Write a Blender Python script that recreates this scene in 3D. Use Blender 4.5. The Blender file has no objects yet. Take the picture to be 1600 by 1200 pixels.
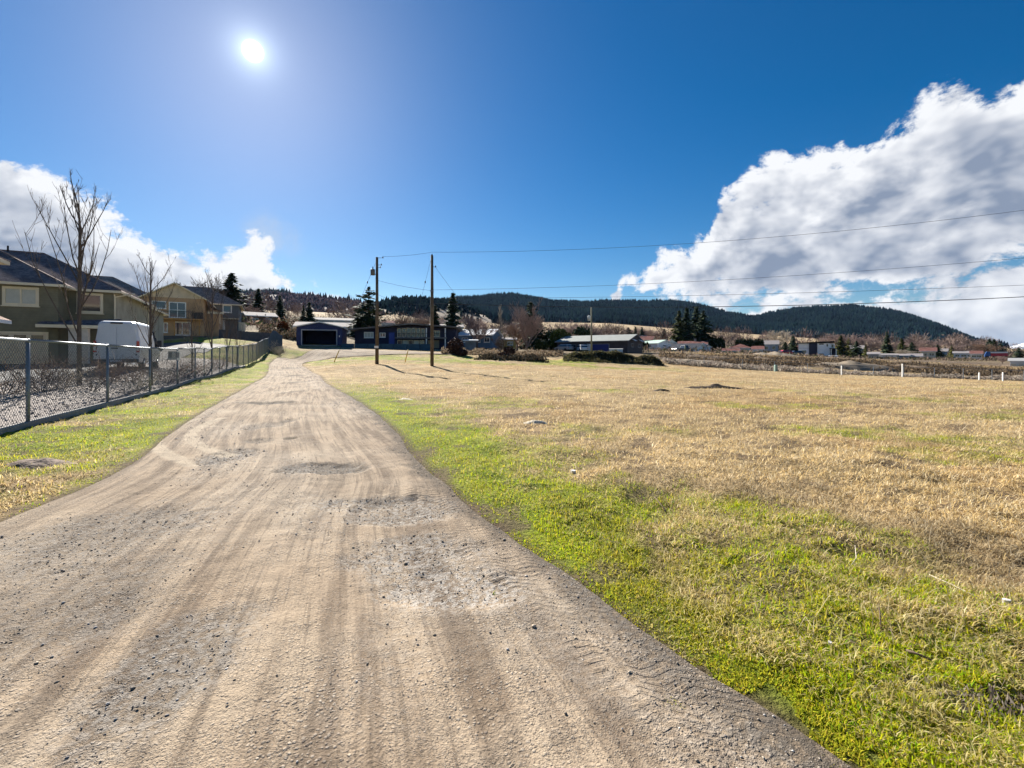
import bpy, math, random
import numpy as np
from mathutils import Vector, Matrix

R = math.radians
random.seed(7)
rng = np.random.default_rng(11)
scene = bpy.context.scene
COL = scene.collection

# ---------------------------------------------------------------- camera
F, HY, CH = 711.0, 558.0, 1.45            # focal length in photo pixels, horizon row, eye height
cam_d = bpy.data.cameras.new("camera")
cam = bpy.data.objects.new("camera", cam_d)
COL.objects.link(cam)
cam.location = (0, 0, CH)
cam.rotation_euler = (R(90), 0, 0)
cam_d.sensor_width = 36.0
cam_d.lens = 36.0 * F / 1600.0
cam_d.shift_y = -(600.0 - HY) / 1600.0
cam_d.clip_start = 0.05
cam_d.clip_end = 30000
scene.camera = cam

# ---------------------------------------------------------------- light
SUN_AZ, SUN_EL = math.atan((395 - 800) / F), R(30.3)
SUN_DIR = Vector((math.sin(SUN_AZ) * math.cos(SUN_EL), math.cos(SUN_AZ) * math.cos(SUN_EL), math.sin(SUN_EL)))
sun_d = bpy.data.lights.new("sun", "SUN")
sun_d.energy = 5.0
sun_d.angle = R(0.53)
sun_d.color = (1.0, 0.94, 0.84)
sun = bpy.data.objects.new("sun", sun_d)
COL.objects.link(sun)
sun.rotation_euler = SUN_DIR.to_track_quat("Z", "Y").to_euler()

scene.view_settings.view_transform = "Standard"
scene.view_settings.look = "None"
scene.view_settings.gamma = 1.0
scene.view_settings.use_curve_mapping = False
scene.view_settings.exposure = 1.5
scene.render.engine = "CYCLES"
scene.cycles.max_bounces = 4
scene.cycles.diffuse_bounces = 2
scene.cycles.glossy_bounces = 2
scene.cycles.transparent_max_bounces = 8
scene.cycles.use_denoising = True
scene.cycles.use_adaptive_sampling = True
scene.cycles.adaptive_threshold = 0.015
scene.cycles.caustics_reflective = False
scene.cycles.caustics_refractive = False


# ---------------------------------------------------------------- node helper
class NT:
    def __init__(s, tree):
        s.t = tree
        s.t.nodes.clear()

    def n(s, typ, ins=None, **props):
        nd = s.t.nodes.new(typ)
        for k, v in props.items():
            setattr(nd, k, v)
        for k, v in (ins or {}).items():
            s.put(nd.inputs[k], v)
        return nd

    def put(s, sock, v):
        if isinstance(v, bpy.types.NodeSocket):
            s.t.links.new(v, sock)
        elif v is not None:
            sock.default_value = v

    def m(s, op, a, b=None, c=None, clamp=False):
        nd = s.t.nodes.new("ShaderNodeMath")
        nd.operation = op
        nd.use_clamp = clamp
        for i, v in enumerate((a, b, c)):
            if v is not None:
                s.put(nd.inputs[i], v)
        return nd.outputs[0]

    def mix(s, f, a, b, blend="MIX"):
        nd = s.t.nodes.new("ShaderNodeMix")
        nd.data_type = "RGBA"
        nd.blend_type = blend
        for i, v in ((0, f), (6, a), (7, b)):
            if isinstance(v, tuple) and len(v) == 3:
                v = v + (1,)
            s.put(nd.inputs[i], v)
        return nd.outputs[2]

    def step(s, x, lo, hi, a=0.0, b=1.0):
        nd = s.t.nodes.new("ShaderNodeMapRange")
        nd.interpolation_type = "SMOOTHSTEP"
        s.put(nd.inputs[0], x)
        for i, v in zip((1, 2, 3, 4), (lo, hi, a, b)):
            s.put(nd.inputs[i], v)
        return nd.outputs[0]

    def noise(s, vec, scale, detail=4, rough=0.55, dist=0.0):
        nd = s.n("ShaderNodeTexNoise", {"Vector": vec, "Scale": scale, "Detail": detail, "Roughness": rough, "Distortion": dist})
        return nd.outputs[0]

    def vec(s, x, y, z):
        return s.n("ShaderNodeCombineXYZ", {0: x, 1: y, 2: z}).outputs[0]


# ---------------------------------------------------------------- sky
world = bpy.data.worlds.new("World")
scene.world = world
world.use_nodes = True
w = NT(world.node_tree)
sky = w.n("ShaderNodeTexSky", sky_type="NISHITA", sun_disc=False)
sky.sun_elevation = SUN_EL
sky.sun_rotation = SUN_AZ
sky.altitude = 500
sky.air_density = 1.0
sky.dust_density = 0.25
sky.ozone_density = 2.5
D = w.n("ShaderNodeTexCoord").outputs["Generated"]
sep = w.n("ShaderNodeSeparateXYZ", {0: D})
dx, dy, dz = sep.outputs
el = w.m("ARCSINE", dz)
sd = w.n("ShaderNodeVectorMath", operation="DOT_PRODUCT")
w.put(sd.inputs[0], D)
sd.inputs[1].default_value = SUN_DIR
ang = w.m("ARCCOSINE", w.m("MINIMUM", sd.outputs["Value"], 0.99999))
hs = w.n("ShaderNodeHueSaturation", {"Hue": 0.503, "Saturation": 1.48, "Value": 0.57, "Color": sky.outputs[0]})
# the air scatters the sun forward: a broad pale aureole, and the overexposed disc
aur = w.m("MULTIPLY", w.m("POWER", 2.718, w.m("MULTIPLY", ang, -2.6)), 0.50)
aur2 = w.m("MULTIPLY", w.m("POWER", 2.718, w.m("MULTIPLY", ang, -55.0)), 8.0)
disc = w.step(ang, R(0.35), R(1.0), 60.0, 0.0)
glow = w.m("ADD", w.m("ADD", aur, aur2), disc)
gcol = w.n("ShaderNodeVectorMath", operation="SCALE")
gcol.inputs[0].default_value = (0.86, 0.97, 1.0)
w.put(gcol.inputs["Scale"], glow)
skyc = w.n("ShaderNodeVectorMath", {0: hs.outputs[0], 1: gcol.outputs[0]}, operation="ADD").outputs[0]

# cloud banks: their upper and lower outlines as heights over the compass (x = tan azimuth, y = rise)
dyc = w.m("MAXIMUM", dy, 0.06)
su = w.m("ADD", w.m("MULTIPLY", w.m("DIVIDE", dx, dyc), 711.0 / 2800.0), 1200.0 / 2800.0)
sv = w.m("DIVIDE", dz, dyc)


def outline(pts):
    nd = w.n("ShaderNodeFloatCurve", {"Value": su})
    cv = nd.mapping.curves[0]
    xy = [((p + 400) / 2800.0, (HY - q) / F) for p, q in pts]
    cv.points[0].location, cv.points[1].location = xy[0], xy[-1]
    for p in xy[1:-1]:
        cv.points.new(*p)
    for p in cv.points:
        p.handle_type = "VECTOR"
    nd.mapping.use_clip = False
    nd.mapping.update()
    return nd.outputs[0]


top = outline([(-400, 190), (-150, 205), (0, 240), (60, 262), (105, 282), (150, 316), (200, 344), (250, 370), (300, 382), (338, 396), (352, 380), (385, 378), (420, 392),
               (440, 432), (466, 450), (480, 434), (498, 430), (522, 446), (548, 470), (570, 500), (650, 620), (925, 620), (966, 430), (1000, 412), (1050, 390), (1100, 376),
               (1108, 360), (1126, 285), (1200, 230), (1270, 222), (1340, 240), (1400, 188), (1490, 140), (1600, 128), (1800, 120), (2400, 190)])
bot = outline([(-400, 700), (930, 700), (972, 442), (1012, 462), (1080, 482), (1200, 492), (1255, 510), (1310, 492), (1360, 474), (1430, 456), (1600, 424), (1800, 405), (2400, 410)])
low = outline([(-400, 700), (1000, 600), (1150, 490), (1270, 468), (1350, 444), (1450, 416), (1600, 382), (1800, 370), (2400, 410)])
fld = w.m("MAXIMUM", w.m("MINIMUM", w.m("SUBTRACT", top, sv), w.m("SUBTRACT", sv, bot)), w.m("SUBTRACT", low, sv))
under = w.step(w.m("SUBTRACT", top, sv), 0.03, 0.14)
fld = w.m("MINIMUM", w.m("MULTIPLY", fld, 10.0), 0.85)


def scrap(px, py, rx, ry, k):
    xx = w.m("MULTIPLY", w.m("SUBTRACT", su, (px + 400) / 2800.0), 2800.0 / rx)
    yy = w.m("MULTIPLY", w.m("SUBTRACT", sv, (HY - py) / F), F / ry)
    return w.m("SUBTRACT", k, w.m("ADD", w.m("MULTIPLY", xx, xx), w.m("MULTIPLY", yy, yy)))


# behind the viewer: broken cumulus of the same kind
gen = w.m("ADD", w.m("MULTIPLY", w.noise(D, 2.6, 1, 0.5), 2.4), -1.45)
fld = w.n("ShaderNodeMix", {0: w.step(dy, 0.22, 0.02), 2: fld, 3: w.m("SUBTRACT", gen, w.m("MULTIPLY", el, 0.8))}).outputs[0]
# billows
wp = w.n("ShaderNodeTexNoise", {"Vector": D, "Scale": 5.0, "Detail": 1, "Roughness": 0.5})
wv = w.n("ShaderNodeVectorMath", {0: wp.outputs["Color"], 1: (0.06, 0.06, 0.06), 2: D}, operation="MULTIPLY_ADD").outputs[0]
Dw = w.n("ShaderNodeVectorMath", {0: wv, 1: (1.0, 1.0, 1.5)}, operation="MULTIPLY").outputs[0]
n1 = w.noise(Dw, 10.0, 8, 0.65)
off = w.n("ShaderNodeVectorMath", {0: Dw, 1: tuple(SUN_DIR * 0.04)}, operation="ADD").outputs[0]
n2 = w.noise(off, 10.0, 3, 0.60)
dens = w.m("ADD", fld, w.m("MULTIPLY", w.m("SUBTRACT", n1, 0.5), 2.9))
cov = w.step(dens, 0.03, 0.34)
thick = w.step(dens, 0.30, 1.25)
relief = w.m("MULTIPLY", w.m("SUBTRACT", n1, n2), 3.0)
body_ = w.noise(Dw, 4.2, 2, 0.5)
lit = w.m("ADD", w.m("SUBTRACT", 1.02, w.m("MULTIPLY", thick, w.step(body_, 0.34, 0.60, 0.22, 0.92))), relief)
lit = w.m("SUBTRACT", lit, w.m("MULTIPLY", under, 0.28))
lit = w.m("MINIMUM", w.m("MAXIMUM", lit, 0.0), 1.0)
ccol = w.mix(lit, (1.55, 1.9, 2.6), (5.6, 5.7, 5.9))
wisp = w.m("MULTIPLY", w.step(scrap(430, 365, 70, 50, 1.0), 0.0, 1.0), w.step(n1, 0.40, 0.7, 0.0, 0.45))
cov = w.m("MULTIPLY", cov, w.step(el, R(-1.0), R(1.0)))
allc = w.mix(wisp, skyc, (3.6, 3.9, 4.3))
allc = w.mix(cov, allc, ccol)
bg = w.n("ShaderNodeBackground", {"Color": allc, "Strength": 0.06})
w.t.links.new(bg.outputs[0], w.n("ShaderNodeOutputWorld").inputs[0])
world.cycles.sampling_method = "MANUAL"
world.cycles.sample_map_resolution = 512


# ---------------------------------------------------------------- helpers
def P(px, py, d):
    return Vector(((px - 800) / F * d, d, CH + (HY - py) / F * d))


def _hash(ix, iy, seed):
    h = (ix.astype(np.int64) * 374761393 + iy.astype(np.int64) * 668265263 + seed * 974711) & 0xFFFFFFFF
    h = ((h ^ (h >> 13)) * 1274126177) & 0xFFFFFFFF
    return ((h ^ (h >> 16)) & 0xFFFF) / 65535.0


def vn(x, y, seed=0):
    ix, iy = np.floor(x), np.floor(y)
    fx, fy = x - ix, y - iy
    fx, fy = fx * fx * (3 - 2 * fx), fy * fy * (3 - 2 * fy)
    a, b = _hash(ix, iy, seed), _hash(ix + 1, iy, seed)
    c, d = _hash(ix, iy + 1, seed), _hash(ix + 1, iy + 1, seed)
    return (a * (1 - fx) + b * fx) * (1 - fy) + (c * (1 - fx) + d * fx) * fy


def fbm(x, y, seed=0, oct=4):
    v, a, t = 0.0, 1.0, 0.0
    for o in range(oct):
        v = v + a * vn(x * 2 ** o, y * 2 ** o, seed + o * 17)
        t += a
        a *= 0.5
    return v / t


def sst(x, a, b):
    t = np.clip((x - a) / (b - a), 0, 1)
    return t * t * (3 - 2 * t)


def tag(o, label=None, cat=None, group=None, kind=None):
    for k, v in (("label", label), ("category", cat), ("group", group), ("kind", kind)):
        if v:
            o[k] = v
    return o


def link(name, me, mat=None, parent=None):
    o = bpy.data.objects.new(name, me)
    COL.objects.link(o)
    if mat is not None and not me.materials:
        me.materials.append(mat)
    if parent is not None:
        o.parent = parent
    return o


def empty(name, loc=(0, 0, 0), rz=0.0):
    o = bpy.data.objects.new(name, None)
    o.empty_display_size = 0.1
    COL.objects.link(o)
    o.location = loc
    o.rotation_euler = (0, 0, rz)
    return o


def np_mesh(name, V, Fc, col=None, smooth=False):
    """V (n,3), Fc (m,k) with one k for all faces"""
    V = np.asarray(V, np.float32)
    Fc = np.asarray(Fc, np.int32)
    me = bpy.data.meshes.new(name)
    m, k = Fc.shape
    me.vertices.add(len(V))
    me.vertices.foreach_set("co", V.ravel())
    me.loops.add(m * k)
    me.loops.foreach_set("vertex_index", Fc.ravel())
    me.polygons.add(m)
    me.polygons.foreach_set("loop_start", np.arange(0, m * k, k, dtype=np.int32))
    if smooth:
        me.polygons.foreach_set("use_smooth", np.ones(m, dtype=bool))
    me.update(calc_edges=True)
    if col is not None:
        vattr(me, "Col", col)
    return me


def vattr(me, name, val):
    val = np.asarray(val, np.float32)
    if val.ndim == 1:
        at = me.attributes.new(name, "FLOAT", "POINT")
        at.data.foreach_set("value", val)
    else:
        if val.shape[1] == 3:
            val = np.concatenate([val, np.ones((len(val), 1), np.float32)], 1)
        at = me.attributes.new(name, "FLOAT_COLOR", "POINT")
        at.data.foreach_set("color", val.ravel())


def grid_faces(nr, nc):
    i = np.arange((nr - 1) * (nc - 1))
    r, c = i // (nc - 1), i % (nc - 1)
    a = r * nc + c
    return np.stack([a, a + 1, a + nc + 1, a + nc], 1)


MATS = {}


def mat(name, color, rough=0.8, var=0.15, scale=3.0, bump=0.0, bscale=20.0, metal=0.0, spec=0.3, attr=None, wear=None, trans=0.0):
    """plain procedural surface: colour broken up by noise at two sizes, optional fine relief"""
    if name in MATS:
        return MATS[name]
    m = bpy.data.materials.new(name)
    m.use_nodes = True
    t = NT(m.node_tree)
    pos = t.n("ShaderNodeNewGeometry").outputs["Position"]
    c = t.n("ShaderNodeAttribute", attribute_name=attr).outputs["Color"] if attr else tuple(color)
    n = t.m("ADD", t.m("MULTIPLY", t.noise(pos, scale, 4), 0.6), t.m("MULTIPLY", t.noise(pos, scale * 9, 2), 0.4))
    f = t.step(n, 0.3, 0.7, 1 - var, 1 + var)
    sc = t.n("ShaderNodeVectorMath", {0: c, "Scale": f}, operation="SCALE").outputs[0]
    if wear:
        sc = t.mix(t.step(t.noise(pos, scale * 0.7, 6, 0.65), 0.52, 0.72, 0.0, 0.7), sc, wear)
    b = t.n("ShaderNodeBsdfPrincipled", {"Base Color": sc, "Roughness": rough, "Metallic": metal, "Specular IOR Level": spec})
    if bump:
        bn = t.n("ShaderNodeBump", {"Height": t.noise(pos, bscale, 3), "Strength": bump, "Distance": 0.02})
        t.put(b.inputs["Normal"], bn.outputs[0])
    out = b.outputs[0]
    if trans:
        tr = t.n("ShaderNodeBsdfTranslucent", {"Color": sc})
        out = t.n("ShaderNodeMixShader", {0: trans, 1: out, 2: tr.outputs[0]}).outputs[0]
    t.t.links.new(out, t.n("ShaderNodeOutputMaterial").inputs[0])
    MATS[name] = m
    return m


# ---------------------------------------------------------------- lie of the land
FEN = [(43.6, 9.4), (168, 13.5), (234, 17.6), (277, 21.7), (305, 25.6), (331, 29.4), (354, 33.2), (372, 37.2), (388, 41.4), (401, 46.0), (411, 51.0), (419, 56.0)]
FENX = np.array([(p - 800) / F * d for p, d in FEN])
FENY = np.array([d for p, d in FEN])
_fs = (FENX[1] - FENX[0]) / (FENY[1] - FENY[0])
FENX = np.concatenate([[FENX[0] - _fs * 13.4, FENX[0] - _fs * 4.1], FENX])
FENY = np.concatenate([[-4.0, 5.3], FENY])


def fence_x(y):
    return np.interp(y, FENY, FENX)


PXC = np.array([-600, 0, 150, 300, 420, 470, 520, 620, 700, 800, 950, 1100, 1300, 1600, 2200.0])
ROWS = [
    (20, [0.2, 0.2, 0.1, 0, 0, 0, 0, 0, 0, 0, 0, 0, 0, 0, -0.1]),
    (28, [0.6, 0.6, 0.5, 0.2, 0.02, 0, 0, 0, 0, 0, 0, -0.1, -0.2, -0.3, -0.4]),
    (38, [0.9, 0.9, 0.9, 0.9, 0.35, 0.15, 0.05, 0.1, 0.15, 0.1, -0.05, -0.2, -0.45, -0.75, -1.0]),
    (46, [1.2, 1.2, 1.3, 1.7, 0.9, 0.45, 0.55, 0.75, 0.60, 0.4, 0.1, -0.2, -0.65, -1.1, -1.5]),
    (55, [2.0, 2.0, 2.2, 3.0, 1.9, 0.85, 1.15, 1.35, 1.2, 0.9, 0.45, -0.2, -0.85, -1.55, -2.0]),
    (64, [4.0, 4.0, 4.0, 4.4, 3.6, 2.6, 2.5, 2.3, 2.0, 1.4, 0.75, -0.1, -0.9, -1.7, -2.2]),
    (74, [5.0, 5.0, 5.0, 5.2, 4.9, 3.7, 3.4, 2.8, 2.6, 2.2, 2.0, 0.9, 0.2, -1.6, -2.0]),
    (86, [7.0, 7.0, 7.0, 7.0, 6.4, 5.4, 4.9, 4.0, 3.4, 2.6, 2.2, 1.6, 0.9, -1.1, -1.5]),
    (100, [8.0, 8.0, 8.0, 9.0, 8.2, 6.9, 6.6, 5.2, 4.2, 3.2, 2.4, 2.3, 1.0, -0.8, -1.0]),
    (170, [14, 14, 14, 16, 15, 13.5, 13, 10, 8.0, 6.0, 5.0, 4.2, 1.3, 0.4, 0.0]),
    (300, [25, 25, 25, 28, 28, 27, 26, 23, 19, 14.5, 12, 9.5, 6.5, 3.2, 2.0]),
    (600, [50, 50, 50, 55, 58, 57, 55, 58, 50, 41, 40, 33, 20, 10, 6]),
    (1000, [85, 85, 85, 95, 98, 98, 98, 105, 92, 75, 72, 56, 38, 18, 8]),
    (1600, [60, 60, 60, 60, 60, 60, 60, 60, 60, 60, 60, 50, 30, 15, 8]),
    (5000, [40, 40, 40, 40, 40, 40, 40, 40, 40, 40, 40, 40, 20, 10, 5]),
]
LD = np.log(np.array([r[0] for r in ROWS], float))
ZT = np.array([r[1] for r in ROWS], float)


def H(x, y):
    x, y = np.asarray(x, float), np.asarray(y, float)
    yy = np.maximum(y, 20.0)
    px = np.clip(800 + F * x / yy, PXC[0], PXC[-1] - 1e-3)
    ld = np.clip(np.log(yy), LD[0], LD[-1] - 1e-6)
    i = np.clip(np.searchsorted(LD, ld, side="right") - 1, 0, len(LD) - 2)
    j = np.clip(np.searchsorted(PXC, px, side="right") - 1, 0, len(PXC) - 2)
    a = (ld - LD[i]) / (LD[i + 1] - LD[i])
    b = (px - PXC[j]) / (PXC[j + 1] - PXC[j])
    a = a * a * (3 - 2 * a)
    z = (ZT[i, j] * (1 - b) + ZT[i, j + 1] * b) * (1 - a) + (ZT[i + 1, j] * (1 - b) + ZT[i + 1, j + 1] * b) * a
    left = fence_x(np.minimum(y, 56.0)) - x                      # the planted strip behind the fence stands a little higher
    z = z + sst(left, 0.1, 2.2) * 0.32 * sst(y, 60, 40)
    return z


def Hs(x, y):
    return float(H(np.array([x]), np.array([y]))[0])


# road as pairs of edge points, smoothed
PAIRS = [((1.2, -9), (7.4, -9)), ((-0.2, -6), (5.4, -6)), ((-3.0, 0), (2.10, 0)), ((-3.75, 2), (0.93, 2)), ((-4.43, 3.94), (-0.17, 3.94)),
         ((-4.78, 5.3), (-0.84, 5.3)), ((-5.45, 6.8), (-1.50, 6.8)), ((-6.75, 9.2), (-2.5, 9.4)), ((-9.3, 14.5), (-5.1, 15)),
         ((-13.9, 24.5), (-10.3, 25.2)), ((-18.0, 33.5), (-14.4, 34)), ((-22.9, 43), (-19.4, 43)), ((-26.2, 50.5), (-23.1, 50)),
         ((-27.0, 56), (-24.0, 54)), ((-27.2, 61), (-22.4, 57.5)), ((-27.4, 67.5), (-18.8, 60))]
_pp = np.array([[a[0], a[1], b[0], b[1]] for a, b in PAIRS])


def catmull(pts, ts):
    n = len(pts)
    i = np.clip(np.floor(ts).astype(int), 0, n - 2)
    f = (ts - i)[:, None]
    p0, p1, p2, p3 = pts[np.maximum(i - 1, 0)], pts[i], pts[i + 1], pts[np.minimum(i + 2, n - 1)]
    return 0.5 * (2 * p1 + (p2 - p0) * f + (2 * p0 - 5 * p1 + 4 * p2 - p3) * f ** 2 + (3 * p1 - p0 - 3 * p2 + p3) * f ** 3)


_tt = np.linspace(0, len(PAIRS) - 1, 3000)
_rr = catmull(_pp, _tt)
EL_, ER_ = _rr[:, :2], _rr[:, 2:]
_okL = np.argsort(EL_[:2300, 1])
_ymaxi = int(np.argmax(ER_[:, 1] > 52.5))
RLY, RLX = EL_[:_ymaxi, 1], EL_[:_ymaxi, 0]
RRY, RRX = ER_[:_ymaxi, 1], ER_[:_ymaxi, 0]
DRV = [((-22.5, 57.2), (-26.6, 66.8)), ((-19.5, 58.0), (-22.0, 66.8)), ((-15.5, 59.2), (-16.5, 65.6)), ((-11, 60.6), (-11.6, 64.8)), ((-7.5, 61.2), (-7.8, 63.8))]
_dd = catmull(np.array([[a[0], a[1], b[0], b[1]] for a, b in DRV]), np.linspace(0, len(DRV) - 1, 200))
_end = np.concatenate([np.stack([EL_[k] * (1 - t) + ER_[k] * t for t in np.linspace(0.05, 0.95, 12)]) for k in range(_ymaxi - 60, 3000, 12)]
                      + [np.stack([_dd[k, :2] * (1 - t) + _dd[k, 2:] * t for t in np.linspace(0.05, 0.95, 14)]) for k in range(0, 200, 4)])


def road_dist(x, y):
    """metres outside the road edge (negative on the road)"""
    x, y = np.asarray(x, float), np.asarray(y, float)
    d = np.maximum(np.interp(y, RLY, RLX) - x, x - np.interp(y, RRY, RRX)) * 0.87
    far = y > 51
    out = np.where(y > 52, 9.0, d)
    idx = np.where(far & (y < 72) & (x < 0) & (x > -36))[0]
    if len(idx):
        q = np.stack([x[idx], y[idx]], 1)
        best = np.full(len(idx), 9.0)
        for s in range(0, len(_end), 400):
            e = _end[s:s + 400]
            best = np.minimum(best, np.sqrt(((q[:, None, :] - e[None]) ** 2).sum(2)).min(1))
        out[idx] = np.where(y[idx] > 52, best - 0.35, np.minimum(out[idx], best - 0.35))
    return out


def greenness(x, y, rd):
    """0 = straw, 1 = fresh grass"""
    g = sst(rd + (fbm(x * 0.9, y * 0.9, 3) - 0.5) * 2.4, 2.5, 0.9) * sst(y, 30, 12)
    near = sst(y + (fbm(x * 0.7, y * 0.7, 5) - 0.5) * 2.6 + np.clip(x - 1.5, 0, 9) * 0.35, 3.4, 2.2)
    g = np.maximum(g, near * 0.85)
    pat = sst(fbm(x * 0.45, y * 0.45, 9), 0.58, 0.72) * 0.40
    g = np.maximum(g, pat * sst(y, 40, 15))
    right = x > np.interp(np.minimum(y, 52), RRY, RRX)
    verge = (~right) & (y < 60)
    g = np.where(verge, np.clip(0.45 + (fbm(x * 0.5, y * 0.5, 21) - 0.42) * 1.8, 0.1, 1), g)
    far = sst(y, 46, 52) * sst(y, 66, 60) * sst(x, 24, 12) * 0.75
    g = np.maximum(g, far * sst(fbm(x * 0.25, y * 0.5, 31), 0.35, 0.6))
    g = g + (fbm(x * 3.6, y * 3.6, 23, 3) - 0.5) * 1.3 * sst(g, 0.0, 0.3) * sst(g, 1.15, 0.8)
    return np.clip(g, 0, 1)

# ---------------------------------------------------------------- ground sheet
def ground_color(x, y, g, rd):
    n1, n2 = fbm(x * 0.9, y * 0.9, 41), fbm(x * 3.1, y * 3.1, 43)
    straw = np.stack([0.36 + 0.26 * (n1 - .5), 0.265 + 0.20 * (n1 - .5), 0.145 + 0.13 * (n1 - .5)], -1)
    rust = np.array([0.36, 0.22, 0.09])
    k = sst(fbm(x * 0.3, y * 0.3, 47), 0.5, 0.75)[..., None] * 0.5
    straw = straw * (1 - k) + rust * k
    grn = np.stack([0.20 + 0.16 * (n2 - .5), 0.235 + 0.12 * (n2 - .5), 0.022 + 0 * n2], -1)
    c = straw * (1 - g[..., None]) + grn * g[..., None]
    soil = np.array([0.105, 0.074, 0.048])
    s = sst(rd, 0.20, 0.0)[..., None]
    c = c * (1 - s) + soil * s
    bare = (sst(fbm(x * 2.3, y * 2.3, 53), 0.62, 0.70) * sst(y, 30, 12))[..., None] * 0.75
    c = c * (1 - bare) + soil * 1.3 * bare
    # town and slopes beyond the field
    f = sst(y, 66, 84)[..., None]
    town = np.array([0.17, 0.13, 0.08]) * (0.6 + 0.9 * fbm(x * 0.06, y * 0.06, 61))[..., None]
    lawn = (sst(y, 78, 70) * sst(x, -24, -30) * sst(x, -52, -40))[..., None]
    town = town * (1 - lawn) + np.array([0.17, 0.16, 0.045]) * lawn
    c = c * (1 - f) + town * f
    f2 = sst(y, 260, 420)[..., None]
    hay = np.array([0.40, 0.30, 0.18]) * (0.75 + 0.5 * fbm(x * 0.012, y * 0.02, 67))[..., None]
    c = c * (1 - f2) + hay * f2
    return c * (0.8 + 0.4 * n2)[..., None]


_ys = [-10.0]
while _ys[-1] < 4500:
    yv = _ys[-1]
    _ys.append(yv + max(0.085, 0.0135 * yv))
_ys = np.array(_ys)
_u = np.linspace(-1.5, 1.5, 430)
GY, GU = np.meshgrid(_ys, _u, indexing="ij")
GX = GU * (np.maximum(GY, 0) + 8.0)
gx, gy = GX.ravel(), GY.ravel()
rd = road_dist(gx, gy)
gz = H(gx, gy)
onfield = (gx > fence_x(np.minimum(gy, 56))) & (gy < 66)
lump = (fbm(gx * 1.6, gy * 1.6, 71) - 0.5) * 0.16 + (fbm(gx * 7, gy * 7, 73, 3) - 0.5) * 0.05
gz = gz + np.where(onfield, lump * sst(rd, 0.0, 0.9), 0) - 0.10 * sst(rd, -0.03, -0.25)
# rubble bank beyond the field on the right
pxg = 800 + F * gx / np.maximum(gy, 1)
bank = sst(pxg, 980, 1080) * sst(gy, 66, 74) * sst(gy, 150, 90)
gz = gz + bank * (fbm(gx * 0.22, gy * 0.22, 79) - 0.5) * 1.7 * sst(pxg, 1590, 1500)
berm = np.exp(-((gy - 62.5 - (pxg - 950) * 0.012) / 2.3) ** 2) * sst(pxg, 868, 905) * sst(pxg, 1042, 1015) * 1.0
berm += np.exp(-((gy - 56.5) / 1.6) ** 2) * sst(pxg, 735, 765) * sst(pxg, 862, 830) * 0.5
gz = gz + berm * (0.35 + 1.3 * fbm(gx * 0.35, gy * 0.5, 83))
gg = greenness(gx, gy, rd)
gcolr = ground_color(gx, gy, gg, rd)
darkb = (sst(berm, 0.15, 0.5) * 0.6)[:, None]
gcolr = gcolr * (1 - darkb) + np.array([0.10, 0.10, 0.035]) * darkb
gcolr = np.where((bank > 0.3)[:, None], np.array([0.16, 0.12, 0.085]) * (0.5 + fbm(gx * 0.5, gy * 0.5, 89))[:, None], gcolr)
me = np_mesh("ground", np.stack([gx, gy, gz], 1), grid_faces(len(_ys), len(_u)), gcolr, smooth=True)

m = bpy.data.materials.new("field_ground")
m.use_nodes = True
t = NT(m.node_tree)
pos = t.n("ShaderNodeNewGeometry").outputs["Position"]
col = t.n("ShaderNodeAttribute", attribute_name="Col").outputs["Color"]
na = t.noise(pos, 26, 5, 0.65)
nb = t.noise(pos, 0.9, 5, 0.6)
f = t.m("MULTIPLY", t.step(na, 0.25, 0.75, 0.45, 1.5), t.step(nb, 0.3, 0.7, 0.8, 1.15))
c = t.n("ShaderNodeVectorMath", {0: col, "Scale": f}, operation="SCALE").outputs[0]
b = t.n("ShaderNodeBsdfPrincipled", {"Base Color": c, "Roughness": 0.95, "Specular IOR Level": 0.1})
t.put(b.inputs["Normal"], t.n("ShaderNodeBump", {"Height": t.noise(pos, 18, 5, 0.7), "Strength": 1.0, "Distance": 0.09}).outputs[0])
t.t.links.new(b.outputs[0], t.n("ShaderNodeOutputMaterial").inputs[0])
GROUND_MAT = m
tag(link("ground", me, m), kind="structure")


# height of the finished sheet under a point
def gsurf(x, y):
    r = road_dist(x, y)
    z = H(x, y)
    on = (x > fence_x(np.minimum(y, 56))) & (y < 66)
    lm = (fbm(x * 1.6, y * 1.6, 71) - 0.5) * 0.16 + (fbm(x * 7, y * 7, 73, 3) - 0.5) * 0.05
    return z + np.where(on, lm * sst(r, 0.0, 0.9), 0)


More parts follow.
